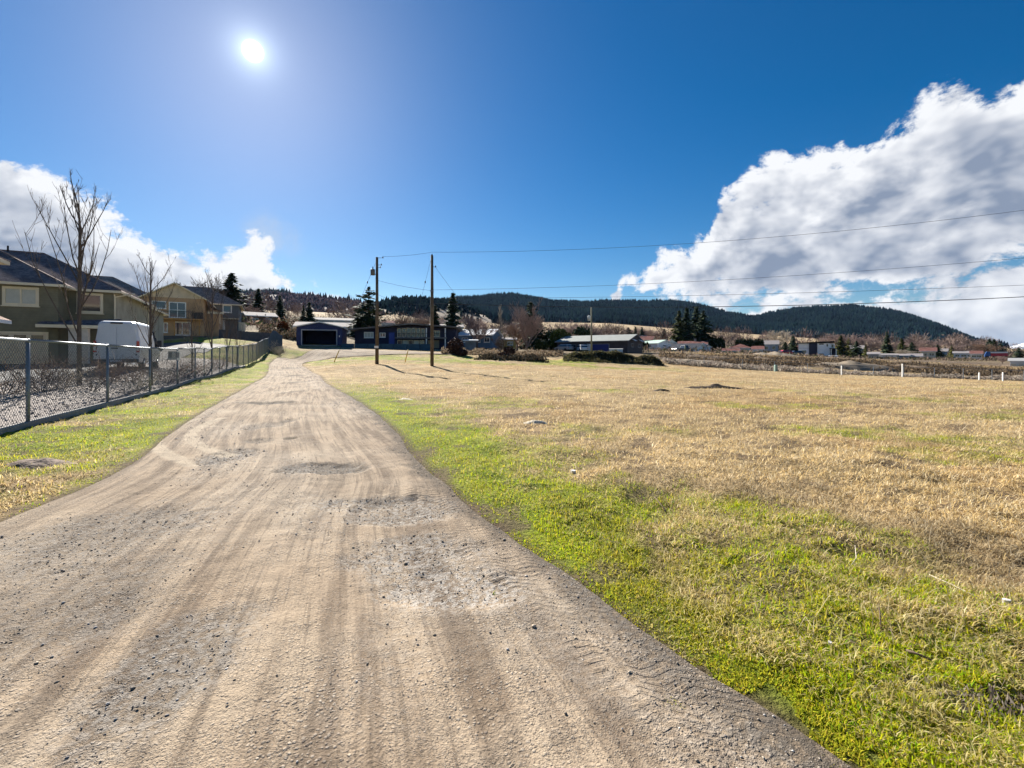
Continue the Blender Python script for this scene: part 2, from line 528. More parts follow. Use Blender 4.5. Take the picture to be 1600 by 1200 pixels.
# ---------------------------------------------------------------- dirt road
POT = [  # hollows and scrapes: x, y, rx, ry, depth, damp, stones
    (-2.40, 5.85, 0.62, 0.34, 0.045, 0.75, 0.5), (-1.02, 4.30, 0.55, 0.40, 0.035, 0.35, 1.0), (-1.62, 4.45, 0.30, 0.20, 0.02, 0.1, 1.0),
    (-7.6, 14.2, 0.95, 0.42, 0.05, 0.8, 0.3), (-0.36, 2.85, 0.42, 0.30, 0.02, 0.0, 1.0), (-0.7, 3.3, 0.5, 0.4, 0.012, 0.2, 0.8),
    (-4.05, 6.5, 0.45, 0.5, 0.03, 0.6, 0.6), (-5.2, 9.5, 0.45, 0.5, 0.03, 0.4, 0.4), (-4.3, 7.7, 0.3, 0.25, 0.02, 0.5, 0.2),
    (-3.3, 3.6, 0.7, 0.9, 0.015, 0.45, 0.6), (-2.6, 2.6, 0.6, 0.8, 0.012, 0.4, 0.4), (-8.9, 18.5, 0.25, 1.3, 0.03, 0.6, 0.2),
    (-12.1, 26, 0.3, 2.0, 0.04, 0.6, 0.2), (-15.6, 33, 0.35, 2.2, 0.05, 0.8, 0.2), (-20.4, 42, 0.4, 2.5, 0.04, 0.5, 0.2),
    (-5.0, 10.2, 0.2, 0.3, 0.02, 0.6, 0.2), (-3.85, 7.9, 0.12, 0.16, 0.025, 0.9, 0.0), (-1.55, 2.1, 0.30, 0.5, 0.01, 0.5, 0.7)]
_s = [0.0]
_arc = np.concatenate([[0], np.cumsum(np.linalg.norm(np.diff((EL_ + ER_) / 2, axis=0), axis=1))])
_yc = ((EL_ + ER_) / 2)[:, 1]
while _s[-1] < _arc[-1]:
    yv = np.interp(_s[-1], _arc, _yc)
    _s.append(_s[-1] + max(0.032, 0.0065 * yv))
_s = np.array(_s[:-1] + [_arc[-1]])
nt = 170
tv = np.linspace(0, 1, nt)
Lx, Ly = np.interp(_s, _arc, EL_[:, 0]), np.interp(_s, _arc, EL_[:, 1])
Rx, Ry = np.interp(_s, _arc, ER_[:, 0]), np.interp(_s, _arc, ER_[:, 1])
wid = np.hypot(Rx - Lx, Ry - Ly)
rag = lambda seed: (fbm(_s * 1.4, _s * 0 + seed, seed, 4) - 0.5) * 0.11
el, er = rag(3) / wid, rag(8) / wid
T = -el[:, None] * 0.5 + tv[None, :] * (1 + er + el * 0.5)[:, None]
X = Lx[:, None] + (Rx - Lx)[:, None] * T
Y = Ly[:, None] + (Ry - Ly)[:, None] * T
S = np.repeat(_s[:, None], nt, 1)
W = T * wid[:, None]
xr, yr, sr, tr, wr = X.ravel(), Y.ravel(), S.ravel(), np.repeat(tv[None], len(_s), 0).ravel(), W.ravel()
edge = sst(np.minimum(tr, 1 - tr), 0.0, 0.09)
tn = wr / np.repeat(wid, nt)
ruts = -0.030 * np.exp(-((tn - 0.27 - 0.03 * np.sin(sr * 0.31)) / 0.09) ** 2) - 0.030 * np.exp(-((tn - 0.70 + 0.03 * np.sin(sr * 0.23 + 1)) / 0.09) ** 2)
micro = (fbm(xr * 9, yr * 9, 101, 4) - 0.5) * 0.020 + (fbm(wr * 7, sr * 0.55, 103, 4) - 0.5) * 0.034 + (fbm(xr * 0.7, yr * 0.7, 107, 3) - 0.5) * 0.05
damp = np.zeros_like(xr)
stony = np.zeros_like(xr)
pot = np.zeros_like(xr)
for (cx, cy, rx, ry, dep, dm, st) in POT:
    q = ((xr - cx) / rx) ** 2 + ((yr - cy) / ry) ** 2 + (fbm(xr * 5, yr * 5, 109, 3) - 0.5) * 1.1
    k = sst(q, 1.25, 0.25)
    pot -= dep * k
    damp = np.maximum(damp, min(1.0, dm * 1.25) * k)
    stony = np.maximum(stony, st * sst(q, 1.6, 0.4))
damp = np.clip(damp + 0.95 * sst(tr + (fbm(xr * 4, yr * 4, 117, 3) - 0.5) * 0.09, 0.925, 0.985) * sst(sr, 60, 20) + 0.2 * sst(tr, 0.05, 0.0), 0, 1)
stony = np.clip(stony * 0.62 + 0.28 * sst(fbm(wr * 0.9, sr * 0.3, 113, 3), 0.55, 0.75), 0, 1)
zr = H(xr, yr) + 0.012 + edge * (ruts + micro + 0.035 * np.sin(np.pi * np.clip(tn, 0, 1))) + edge * pot
me = np_mesh("dirt_road", np.stack([xr, yr, zr], 1), grid_faces(len(_s), nt), smooth=True)
vattr(me, "s", sr)
vattr(me, "w", wr)
vattr(me, "e", np.repeat(wid, nt) - wr)
vattr(me, "damp", damp)
vattr(me, "stony", stony)
# curved wheel marks where something turned out onto the verge
arc = np.zeros_like(xr)
for ofs in (0.0, 0.55):
    a_, b_, c_ = np.array([-7.3 + ofs, 10.6]), np.array([-6.9 + ofs * 1.1, 7.9 + ofs * 0.2]), np.array([-4.3 + ofs * 0.4, 6.1 + ofs * 0.9])
    tq = np.linspace(0, 1, 70)[:, None]
    bz = a_ * (1 - tq) ** 2 + 2 * b_ * tq * (1 - tq) + c_ * tq ** 2
    ii = np.where((yr > 5.5) & (yr < 11.2) & (xr < -3.6))[0]
    dd2 = np.sqrt(((xr[ii, None] - bz[None, :, 0]) ** 2 + (yr[ii, None] - bz[None, :, 1]) ** 2)).min(1)
    arc[ii] = np.maximum(arc[ii], sst(dd2, 0.13, 0.08))
vattr(me, "arc", arc)
ROADGRID = (xr, yr, zr, stony, damp)

m = bpy.data.materials.new("packed_dirt")
m.use_nodes = True
t = NT(m.node_tree)
A = lambda n: t.n("ShaderNodeAttribute", attribute_name=n).outputs["Fac"]
s_, w_, e_, dm_, st_ = A("s"), A("w"), A("e"), A("damp"), A("stony")
pos = t.n("ShaderNodeNewGeometry").outputs["Position"]
along = t.vec(t.m("MULTIPLY", w_, 6.0), t.m("MULTIPLY", s_, 0.33), 0.0)
fine_al = t.vec(t.m("MULTIPLY", w_, 26.0), t.m("MULTIPLY", s_, 0.8), 3.0)
st1 = t.noise(along, 1.0, 5, 0.6, 0.25)
st2 = t.noise(fine_al, 1.0, 4, 0.6, 0.2)
big = t.noise(pos, 0.55, 5, 0.6)
grit = t.noise(pos, 85, 3, 0.7)
grit2 = t.noise(pos, 24, 4, 0.65)
c = t.mix(t.step(st1, 0.36, 0.60), (0.145, 0.105, 0.072), (0.325, 0.250, 0.175))
c = t.mix(t.step(big, 0.42, 0.68, 0.0, 0.5), c, (0.42, 0.35, 0.265))
c = t.mix(t.step(st2, 0.52, 0.64, 0.0, 0.55), c, (0.13, 0.098, 0.07))
c = t.mix(t.m("MULTIPLY", dm_, t.step(grit2, 0.2, 0.55)), c, (0.075, 0.060, 0.045))
c = t.mix(t.m("MULTIPLY", st_, t.step(grit2, 0.40, 0.62, 0, 0.8)), c, (0.44, 0.42, 0.39))
c = t.mix(t.step(grit, 0.60, 0.72, 0.0, 0.5), c, (0.40, 0.345, 0.27))
c = t.mix(t.step(grit, 0.44, 0.30, 0.0, 0.8), c, (0.075, 0.058, 0.043))
c = t.mix(t.m("MULTIPLY", A("arc"), 0.7), c, (0.40, 0.33, 0.245))
# packed pebbles of two sizes showing through the fines
for vs, lo_, hi_ in ((48.0, 0.46, 0.60), (115.0, 0.40, 0.56)):
    vo = t.n("ShaderNodeTexVoronoi", {"Vector": pos, "Scale": vs, "Randomness": 1.0})
    pm = t.m("MULTIPLY", t.step(vo.outputs["Distance"], 0.42, 0.22), t.step(t.noise(pos, 1.9 if vs < 60 else 3.1, 4, 0.65), lo_, hi_, 0.12, 0.95))
    hue_ = t.n("ShaderNodeSeparateColor", {0: vo.outputs["Color"]}).outputs[0]
    pcol = t.mix(hue_, (0.10, 0.085, 0.075), (0.42, 0.37, 0.31))
    c = t.mix(t.m("MULTIPLY", pm, 0.75), c, pcol)
    peb = pm if vs > 60 else t.m("MULTIPLY", pm, 1.0)
    PEB = t.m("ADD", peb, PEB) if vs > 60 else peb
# tyre tread pressed into the soft right-hand edge and lighter ones across the lane
saw = t.m("ABSOLUTE", t.m("SUBTRACT", t.m("FRACT", t.m("MULTIPLY", e_, 3.6)), 0.5))
lug = t.m("SINE", t.m("MULTIPLY", t.m("ADD", s_, t.m("MULTIPLY", saw, 0.12)), 105.0))
wob = t.m("MULTIPLY", t.m("SUBTRACT", t.noise(t.vec(0.0, t.m("MULTIPLY", s_, 0.5), 0.0), 1.0, 2), 0.5), 0.5)
ee = t.m("ADD", e_, wob)
band = t.m("MULTIPLY", t.step(ee, 0.02, 0.10), t.step(ee, 0.62, 0.50))
band2 = t.m("MULTIPLY", t.m("MULTIPLY", t.step(ee, 3.25, 3.33), t.step(ee, 3.62, 3.54)), 0.15)
band = t.m("MULTIPLY", t.m("ADD", band, band2), t.step(t.noise(pos, 0.8, 3), 0.36, 0.56))
lugm = t.m("MULTIPLY", band, t.step(lug, -0.3, 0.5))
c = t.mix(t.m("MULTIPLY", band, 0.35), c, (0.17, 0.13, 0.095))
b = t.n("ShaderNodeBsdfPrincipled", {"Base Color": c, "Roughness": 0.95, "Specular IOR Level": 0.12})
hgt = t.m("ADD", t.m("MULTIPLY", grit, 0.35), t.m("ADD", t.m("MULTIPLY", grit2, 0.55), t.m("MULTIPLY", st2, 0.45)))
hgt = t.m("ADD", hgt, t.m("MULTIPLY", PEB, 0.30))
hgt = t.m("ADD", hgt, t.m("MULTIPLY", lugm, t.step(t.noise(pos, 7, 4, 0.7), 0.38, 0.62, 0.0, 0.55)))
t.put(b.inputs["Normal"], t.n("ShaderNodeBump", {"Height": hgt, "Strength": 0.85, "Distance": 0.022}).outputs[0])
t.t.links.new(b.outputs[0], t.n("ShaderNodeOutputMaterial").inputs[0])
ROAD_MAT = m
tag(link("dirt_road", me, m), kind="structure")

# driveway that leaves the road past the garage
q = np.linspace(0, 1, 40)
dvx = (_dd[:, 0][:, None] * (1 - q) + _dd[:, 2][:, None] * q)
dvy = (_dd[:, 1][:, None] * (1 - q) + _dd[:, 3][:, None] * q)
me = np_mesh("driveway", np.stack([dvx.ravel(), dvy.ravel(), H(dvx.ravel(), dvy.ravel()) + 0.03 + 0.02 * fbm(dvx.ravel(), dvy.ravel(), 5)], 1), grid_faces(200, 40), smooth=True)
vattr(me, "s", dvx.ravel())
vattr(me, "w", dvy.ravel())
vattr(me, "e", dvy.ravel() * 0 + 2)
vattr(me, "damp", sst(fbm(dvx.ravel() * 0.3, dvy.ravel() * 1.2, 7), 0.5, 0.7) * 0.5)
vattr(me, "stony", dvy.ravel() * 0)
vattr(me, "arc", dvy.ravel() * 0)
tag(link("driveway", me, ROAD_MAT), kind="structure")

# ---------------------------------------------------------------- hills
HILLMAT = mat("dry_hillside", (0.20, 0.15, 0.09), 0.95, 0.4, 0.02, 0.4, 0.2, attr="Col")


def hill(name, prof, d0, d1, d2, dip, colfn, seed, nx=150, ny=50):
    """ridge whose skyline runs through prof = [(px, py)] at distance d1; foot at d0, back foot at d2"""
    px = np.linspace(prof[0][0], prof[-1][0], nx)
    crest = np.interp(px, [p[0] for p in prof], [p[1] for p in prof])
    v = np.linspace(0, 1, ny)
    PX, V = np.meshgrid(px, v, indexing="ij")
    CR = np.repeat(crest[:, None], ny, 1)
    front = V < 0.7
    tt = np.where(front, V / 0.7, (V - 0.7) / 0.3)
    Dd = np.where(front, d0 + (d1 - d0) * tt, d1 + (d2 - d1) * tt)
    zc = CH + (HY - CR) / F * d1
    X = (PX - 800) / F * Dd
    z0 = H(X.ravel(), Dd.ravel()).reshape(X.shape) - 6
    s = np.where(front, tt ** 1.15, 1 - tt * tt * 0.8)
    Z = np.where(front, z0 + (zc - z0) * s, zc * s)
    Z = Z + (fbm(X / 160, Dd / 160, seed) - 0.5) * dip * np.minimum(1, np.where(front, (1 - tt) * 4, 1)) * np.minimum(1, tt * 6 + (~front))
    c = colfn(X, Dd, s)
    me = np_mesh(name, np.stack([X.ravel(), Dd.ravel(), Z.ravel()], 1), grid_faces(nx, ny), c.reshape(-1, 3), smooth=True)
    tag(link(name, me, HILLMAT), kind="structure")
    return X, Dd, Z, PX, s, front


def dcol(base, amp, sc, seed):
    def fn(x, y, s):
        return np.array(base) * (1 - amp + 2 * amp * fbm(x / sc, y / sc, seed))[..., None]
    return fn


PROF_MAIN = [(440, 505), (540, 492), (600, 484), (660, 474), (700, 473), (740, 468), (780, 464), (805, 464), (832, 468), (870, 475), (900, 476), (940, 474), (1000, 476),
             (1050, 475), (1080, 478), (1110, 485), (1140, 494), (1172, 499), (1195, 496), (1240, 488), (1280, 484), (1330, 482), (1370, 486), (1400, 492),
             (1450, 506), (1500, 526), (1528, 538), (1560, 552), (1700, 566)]
hm = hill("forested_hill", PROF_MAIN, 960, 1700, 2300, 26, dcol((0.006, 0.010, 0.013), 0.4, 60, 5), 5, 220, 60)
PROF_KNOLL = [(545, 506), (575, 494), (600, 481), (625, 476), (660, 471), (690, 473), (720, 480), (760, 494), (800, 512)]
hk = hill("grassy_hill", PROF_KNOLL, 420, 820, 1000, 14, dcol((0.17, 0.125, 0.085), 0.6, 40, 9), 9, 110, 40)
PROF_LEFT = [(100, 470), (250, 462), (330, 458), (380, 459), (430, 459), (460, 466), (490, 471), (520, 478), (545, 484), (565, 493), (590, 506), (640, 530)]
hl = hill("bluff", PROF_LEFT, 620, 1500, 2000, 30, dcol((0.075, 0.055, 0.055), 0.5, 50, 13), 13, 160, 50)
PROF_SNOW = [(1530, 556), (1560, 547), (1580, 541), (1600, 536), (1640, 528), (1700, 530), (1900, 545)]


def snowc(x, y, s):
    k = sst(s + (fbm(x / 300, y / 300, 3) - 0.5) * 0.8, 0.55, 0.75)[..., None]
    return np.array([0.10, 0.14, 0.19]) * (1 - k) + np.array([0.8, 0.83, 0.88]) * k


hill("snowy_mountain", PROF_SNOW, 5000, 7000, 8000, 60, snowc, 17, 80, 40)


def forest(name, hl_, n, hgt, keep, label, seed, cols, spread=0.30):
    X, Dd, Z, PX, s, front = hl_
    r = np.random.default_rng(seed)
    nx, ny = X.shape
    jmax = int(ny * 0.72)
    fi, fj = r.uniform(0, nx - 1.001, n), r.uniform(0, 1, n) * (jmax - 1.001)
    fi, fj = np.concatenate([fi, r.uniform(0, nx - 1.001, n // 12)]), np.concatenate([fj, jmax - 2 - r.uniform(0, 1.6, n // 12)])
    i, j = fi.astype(int), fj.astype(int)
    a, b = fi - i, fj - j
    bil = lambda A: (A[i, j] * (1 - a) + A[i + 1, j] * a) * (1 - b) + (A[i, j + 1] * (1 - a) + A[i + 1, j + 1] * a) * b
    x, y, z, px, ss = bil(X), bil(Dd), bil(Z), bil(PX), bil(s)
    k = keep(x, y, px, ss, r)
    x, y, z = x[k], y[k], z[k]
    n = len(x)
    h = hgt * r.uniform(0.45, 1.2, n) * (0.7 + 0.6 * fbm(x / 70, y / 70, seed))
    rot = r.uniform(0, 6.28, n)
    tiers, ns = 2, 5
    V, Fc, C = [], [], []
    base = np.array(cols)[r.integers(0, len(cols), n)] * r.uniform(0.85, 1.18, (n, 1)) * (0.40 + 1.1 * fbm(x / 120, y / 120, seed + 5))[:, None]
    off = 0
    for k_ in range(tiers):
        zb, zt = [0.02, 0.42][k_] * h, [0.72, 1.0][k_] * h
        rr = [1.0, 0.62][k_] * h * spread
        ring = []
        for q_ in range(ns):
            an = rot + q_ * 6.283 / ns + k_
            jr = rr * r.uniform(0.65, 1.25, n)
            ring.append(np.stack([x + jr * np.cos(an), y + jr * np.sin(an), z + zb - r.uniform(0, 0.06, n) * h], 1))
        tip = np.stack([x, y, z + zt], 1)
        vv = np.stack(ring + [tip], 1)
        V.append(vv.reshape(-1, 3))
        idx = off + np.arange(n)[:, None] * (ns + 1)
        for q_ in range(ns):
            Fc.append(np.concatenate([idx + q_, idx + (q_ + 1) % ns, idx + ns], 1))
        C.append(np.repeat(base * (0.85 + 0.15 * k_), ns + 1, 0))
        off += n * (ns + 1)
    me = np_mesh(name, np.concatenate(V), np.concatenate(Fc), np.concatenate(C))
    tag(link(name, me, mat("conifer_forest", (0.03, 0.05, 0.04), 1.0, 0.2, 0.05, spec=0.0, attr="Col")), label, "forest", kind="stuff")


DK = [(0.004, 0.011, 0.017), (0.006, 0.016, 0.019), (0.0035, 0.008, 0.015), (0.010, 0.021, 0.021)]
forest("conifer_wood", hm, 46000, 20, lambda x, y, px, s, r: (px > 690) & (px < 1575) & (r.uniform(0, 1, len(px)) < 0.97 - 0.45 * sst(fbm(x / 90, y / 90, 4), 0.6, 0.8)),
       "dense dark conifer forest covering the long ridge on the horizon", 21, DK)
forest("hillside_wood", hk, 2600, 8, lambda x, y, px, s, r: (fbm(x / 45, y / 45, 4) > 0.49) & (px > 560),
       "scattered dark conifers dotting the small grassy hill behind the utility poles", 22, DK, 0.36)
forest("bluff_wood", hl, 9000, 14, lambda x, y, px, s, r: (s > 0.30) & (r.uniform(0, 1, len(px)) < 0.35 + 0.8 * sst(s, 0.55, 0.8)),
       "dark blue-green conifers along the bluff above the left houses", 23, [(0.022, 0.04, 0.04), (0.03, 0.05, 0.05), (0.05, 0.045, 0.05)])
forest("bare_wood", hl, 9000, 8, lambda x, y, px, s, r: (s > 0.03) & (s < 0.66),
       "purple-brown bare woodland on the lower bluff behind the garage", 24, [(0.075, 0.05, 0.06), (0.10, 0.07, 0.07), (0.055, 0.04, 0.05)], 0.5)

# ---------------------------------------------------------------- grass
LEAF = mat("grass_blades", (0.2, 0.2, 0.05), 0.75, 0.12, 2.0, spec=0.15, attr="Col", trans=0.46)


def blades(name, label, n, chooser, seed, length, width, lean, palette, pymax=1420, pymin=571, thin=None, d_grow=11.0, bend=True):
    r = np.random.default_rng(seed)
    py = r.uniform(pymin, pymax, n)
    d = F * CH / (py - HY)
    px = r.uniform(-330, 2200, n)
    x, y = (px - 800) / F * d, d
    y = y + r.normal(0, 0.02, n) * d * 0.3
    rd_ = road_dist(x, y)
    g = greenness(x, y, rd_)
    k = chooser(x, y, rd_, g, r)
    x, y, rd_, g = x[k], y[k], rd_[k], g[k]
    n = len(x)
    z = gsurf(x, y) - 0.004
    grow = (1 + np.maximum(y, 0) / d_grow) ** 0.85
    tuft = fbm(x * 5, y * 5, seed, 2)
    L = length * r.uniform(0.45, 1.35, n) * (0.55 + 0.9 * tuft) * np.minimum(grow, 6)
    Wd = width * r.uniform(0.6, 1.4, n) * grow * 1.1
    L = L * sst(rd_, -0.2, 0.5) + L * 0.35
    az_ = r.uniform(0, 6.283, n)
    ln = np.abs(r.normal(lean, 0.35, n))
    hd = np.stack([np.cos(az_), np.sin(az_), 0 * az_], 1)
    sd_ = np.stack([-np.sin(az_), np.cos(az_), 0 * az_], 1)
    tw = r.uniform(-0.8, 0.8, n)[:, None]
    sd_ = sd_ * np.cos(tw) + hd * np.sin(tw)
    B = np.stack([x, y, z], 1)
    up = np.array([0, 0, 1.0])
    mid = B + (hd * np.sin(ln * 0.7)[:, None] + up * np.cos(ln * 0.7)[:, None]) * (L * 0.55)[:, None]
    tip = mid + (hd * np.sin(np.minimum(ln * 1.5, 1.75))[:, None] + up * np.cos(np.minimum(ln * 1.5, 1.75))[:, None]) * (L * 0.5)[:, None]
    tip[:, 2] = np.maximum(tip[:, 2], z + 0.004)
    w2 = sd_ * (Wd / 2)[:, None]
    V = np.stack([B - w2, B + w2, mid - w2 * 0.8, mid + w2 * 0.8, tip], 1).reshape(-1, 3)
    o = np.arange(n)[:, None] * 5
    T3 = np.concatenate([o + [[0, 1, 3]], o + [[0, 3, 2]], o + [[2, 3, 4]]], 0)
    c = palette(x, y, g, r, n)
    me = np_mesh(name, V, T3, np.repeat(c, 5, 0))
    return tag(link(name, me, LEAF), label, "grass", kind="stuff")


def pal_green(x, y, g, r, n):
    A = np.array([[0.37, 0.46, 0.010], [0.53, 0.52, 0.015], [0.19, 0.34, 0.008], [0.60, 0.48, 0.05]])
    c = A[r.choice(4, n, p=[.36, .34, .16, .14])] * r.uniform(0.7, 1.3, (n, 1))
    k = sst(fbm(x * 1.1, y * 1.1, 131), 0.5, 0.7)[:, None] * 0.38
    return c * (1 - k) + np.array([0.38, 0.27, 0.06]) * k


def pal_straw(x, y, g, r, n):
    A = np.array([[0.66, 0.51, 0.27], [0.78, 0.66, 0.44], [0.36, 0.24, 0.11], [0.68, 0.50, 0.21]])
    c = A[r.choice(4, n, p=[.38, .25, .17, .20])] * r.uniform(0.7, 1.25, (n, 1))
    gy_ = sst(fbm(x * 0.6, y * 0.9, 137), 0.55, 0.75)[:, None] * 0.55
    c = c * (1 - gy_) + np.array([0.24, 0.19, 0.13]) * gy_
    k = (g[:, None] * 0.6)
    return c * (1 - k) + np.array([0.30, 0.29, 0.05]) * k


def infield(x, y):
    return (x > fence_x(np.minimum(y, 56)) + 0.25) & (y < 63)


hole = lambda x, y: fbm(x * 2.3, y * 2.3, 53) + (vn(x * 17, y * 17, 5) - 0.5) * 0.10 < 0.65
blades("green_grass", "short yellow-green grass growing along both edges of the dirt road", 800000,
       lambda x, y, rd_, g, r: infield(x, y) & (rd_ > (fbm(x * 2.5, y * 2.5, 7) - 0.52) * 0.6 + (vn(x * 9, y * 9, 3) - 0.62) * 0.55) & (hole(x, y) | (r.uniform(0, 1, len(x)) < 0.35)) & (r.uniform(0, 1, len(x)) < g * 0.95),
       31, 0.022, 0.0042, 0.75, pal_green)
blades("dry_grass", "matted straw-coloured dead grass covering the wide field", 840000,
       lambda x, y, rd_, g, r: infield(x, y) & (rd_ > 0.12 + (fbm(x * 2.5, y * 2.5, 7) - 0.45) * 0.6) & (hole(x, y) | (r.uniform(0, 1, len(x)) < 0.45)) & (r.uniform(0, 1, len(x)) < 0.95 - g * 0.80),
       32, 0.042, 0.0042, 1.05, pal_straw)
blades("dead_stalks", "long pale dead stalks lying over the grass at lower right", 4800,
       lambda x, y, rd_, g, r: infield(x, y) & (rd_ > 0.5) & (fbm(x * 0.8, y * 0.8, 151) > 0.5), 33, 0.13, 0.0026, 1.5,
       lambda x, y, g, r, n: np.array([0.55, 0.46, 0.31]) * r.uniform(0.6, 1.2, (n, 1)), pymin=640)

# ---------------------------------------------------------------- loose stones on the road
ico = [(0, 0, 1), (0.9, 0, 0.1), (0.28, 0.85, 0), (-0.72, 0.53, 0.1), (-0.72, -0.53, 0), (0.28, -0.85, 0.1), (0, 0, -0.7)]
ICOV = np.array(ico)
ICOF = np.array([[0, 1, 2], [0, 2, 3], [0, 3, 4], [0, 4, 5], [0, 5, 1], [6, 2, 1], [6, 3, 2], [6, 4, 3], [6, 5, 4], [6, 1, 5]])


def stones(name, label, x, y, z, size, cols, seed, cat="gravel"):
    r = np.random.default_rng(seed)
    n = len(x)
    an = r.uniform(0, 6.28, n)
    sc = size[:, None] * r.uniform(0.6, 1.3, (n, 3)) * np.array([1, 1, 0.65])
    v = ICOV[None] * r.uniform(0.75, 1.2, (n, 7, 1)) * sc[:, None, :]
    ca, sa = np.cos(an)[:, None], np.sin(an)[:, None]
    vx, vy = v[..., 0] * ca - v[..., 1] * sa, v[..., 0] * sa + v[..., 1] * ca
    V = np.stack([vx + x[:, None], vy + y[:, None], v[..., 2] + (z + size * 0.25)[:, None]], -1).reshape(-1, 3)
    Fc = (np.arange(n)[:, None, None] * 7 + ICOF[None]).reshape(-1, 3)
    c = np.array(cols)[r.integers(0, len(cols), n)] * r.uniform(0.7, 1.25, (n, 1))
    me = np_mesh(name, V, Fc, np.repeat(c, 7, 0))
    return tag(link(name, me, mat("stone_bits", (0.3, 0.3, 0.3), 0.85, 0.2, 40, attr="Col")), label, cat, kind="stuff")


r = np.random.default_rng(77)
xr, yr, zr, stn, dmp = ROADGRID
pr = (0.012 + stn * 1.0 + dmp * 0.35) * (yr > 0.9) * (yr < 16) / np.maximum(yr, 1.2) ** 0.6
ix = r.choice(len(xr), 16000, p=pr / pr.sum())
jx, jy = r.normal(0, 0.02, len(ix)), r.normal(0, 0.02, len(ix))
sz = np.minimum(0.0030 * np.exp(r.normal(0, 0.5, len(ix))), 0.016) * (0.7 + yr[ix] * 0.12)
stones("road_gravel", "loose grey and tan pebbles lying in the hollows of the dirt road", xr[ix] + jx, yr[ix] + jy, zr[ix], sz,
       [(0.30, 0.26, 0.21), (0.42, 0.40, 0.38), (0.20, 0.17, 0.14), (0.36, 0.30, 0.23), (0.16, 0.15, 0.15)], 5)

# ================================================================ builders
class MB:
    def __init__(s):
        s.v, s.f = [], []

    def poly(s, pts):
        o = len(s.v)
        s.v += [tuple(p) for p in pts]
        s.f.append(tuple(range(o, o + len(pts))))
        return s

    def box(s, x0, x1, y0, y1, z0, z1):
        o = len(s.v)
        s.v += [(x0, y0, z0), (x1, y0, z0), (x1, y1, z0), (x0, y1, z0), (x0, y0, z1), (x1, y0, z1), (x1, y1, z1), (x0, y1, z1)]
        s.f += [tuple(o + i for i in q) for q in ((3, 2, 1, 0), (4, 5, 6, 7), (0, 1, 5, 4), (1, 2, 6, 5), (2, 3, 7, 6), (3, 0, 4, 7))]
        return s

    def loft(s, rings, cap=True, close=True):
        o, n = len(s.v), len(rings[0])
        for rg in rings:
            s.v += [tuple(p) for p in rg]
        for k in range(len(rings) - 1):
            a, b = o + k * n, o + (k + 1) * n
            for i in range(n if close else n - 1):
                j = (i + 1) % n
                s.f.append((a + i, a + j, b + j, b + i))
        if cap:
            s.f.append(tuple(o + i for i in reversed(range(n))))
            s.f.append(tuple(o + (len(rings) - 1) * n + i for i in range(n)))
        return s

    def tube(s, pts, rad, n=6, cap=True):
        pts = [Vector(p) for p in pts]
        rad = rad if isinstance(rad, (list, tuple)) else [rad] * len(pts)
        rings = []
        for i, p in enumerate(pts):
            d = (pts[min(i + 1, len(pts) - 1)] - pts[max(i - 1, 0)]).normalized()
            a = d.cross(Vector((0, 0, 1)) if abs(d.z) < 0.9 else Vector((1, 0, 0))).normalized()
            b = d.cross(a)
            rings.append([p + (a * math.cos(6.28319 * k / n) + b * math.sin(6.28319 * k / n)) * rad[i] for k in range(n)])
        return s.loft(rings, cap)

    def lathe(s, prof, axis="z", c=(0, 0, 0), n=16):
        rings = []
        for (r_, h) in prof:
            rg = []
            for k in range(n):
                a = 6.28319 * k / n
                p = (r_ * math.cos(a), r_ * math.sin(a), h) if axis == "z" else (h, r_ * math.cos(a), r_ * math.sin(a))
                rg.append((p[0] + c[0], p[1] + c[1], p[2] + c[2]))
            rings.append(rg)
        return s.loft(rings)

    def mesh(s, name, smooth=False):
        me = bpy.data.meshes.new(name)
        me.from_pydata(s.v, [], s.f)
        if smooth:
            for p in me.polygons:
                p.use_smooth = True
        me.update()
        return me

    def build(s, name, m, parent=None, smooth=False):
        return link(name, s.mesh(name, smooth), m, parent)


def copy_tree(o, parent=None):
    c = o.copy()
    COL.objects.link(c)
    if parent is not None:
        c.parent = parent
    for ch in list(o.children):
        copy_tree(ch, c)
    return c


GLASS = mat("window_glass", (0.03, 0.04, 0.055), 0.08, 0.1, 1, spec=0.8)
WHITE = mat("white_trim", (0.78, 0.77, 0.74), 0.6, 0.06, 2)
CREAM = mat("cream_trim", (0.72, 0.63, 0.46), 0.65, 0.08, 2)
GALV = mat("galvanised_steel", (0.17, 0.20, 0.24), 0.45, 0.15, 8, metal=0.35, spec=0.5)
CONC = mat("concrete", (0.26, 0.245, 0.225), 0.9, 0.2, 3, 0.3, 30, wear=(0.27, 0.25, 0.22))
BLACK = mat("black_rubber", (0.02, 0.02, 0.022), 0.8, 0.2, 5)
BLIND = mat("pale_blinds", (0.50, 0.50, 0.44), 0.7, 0.1, 3)


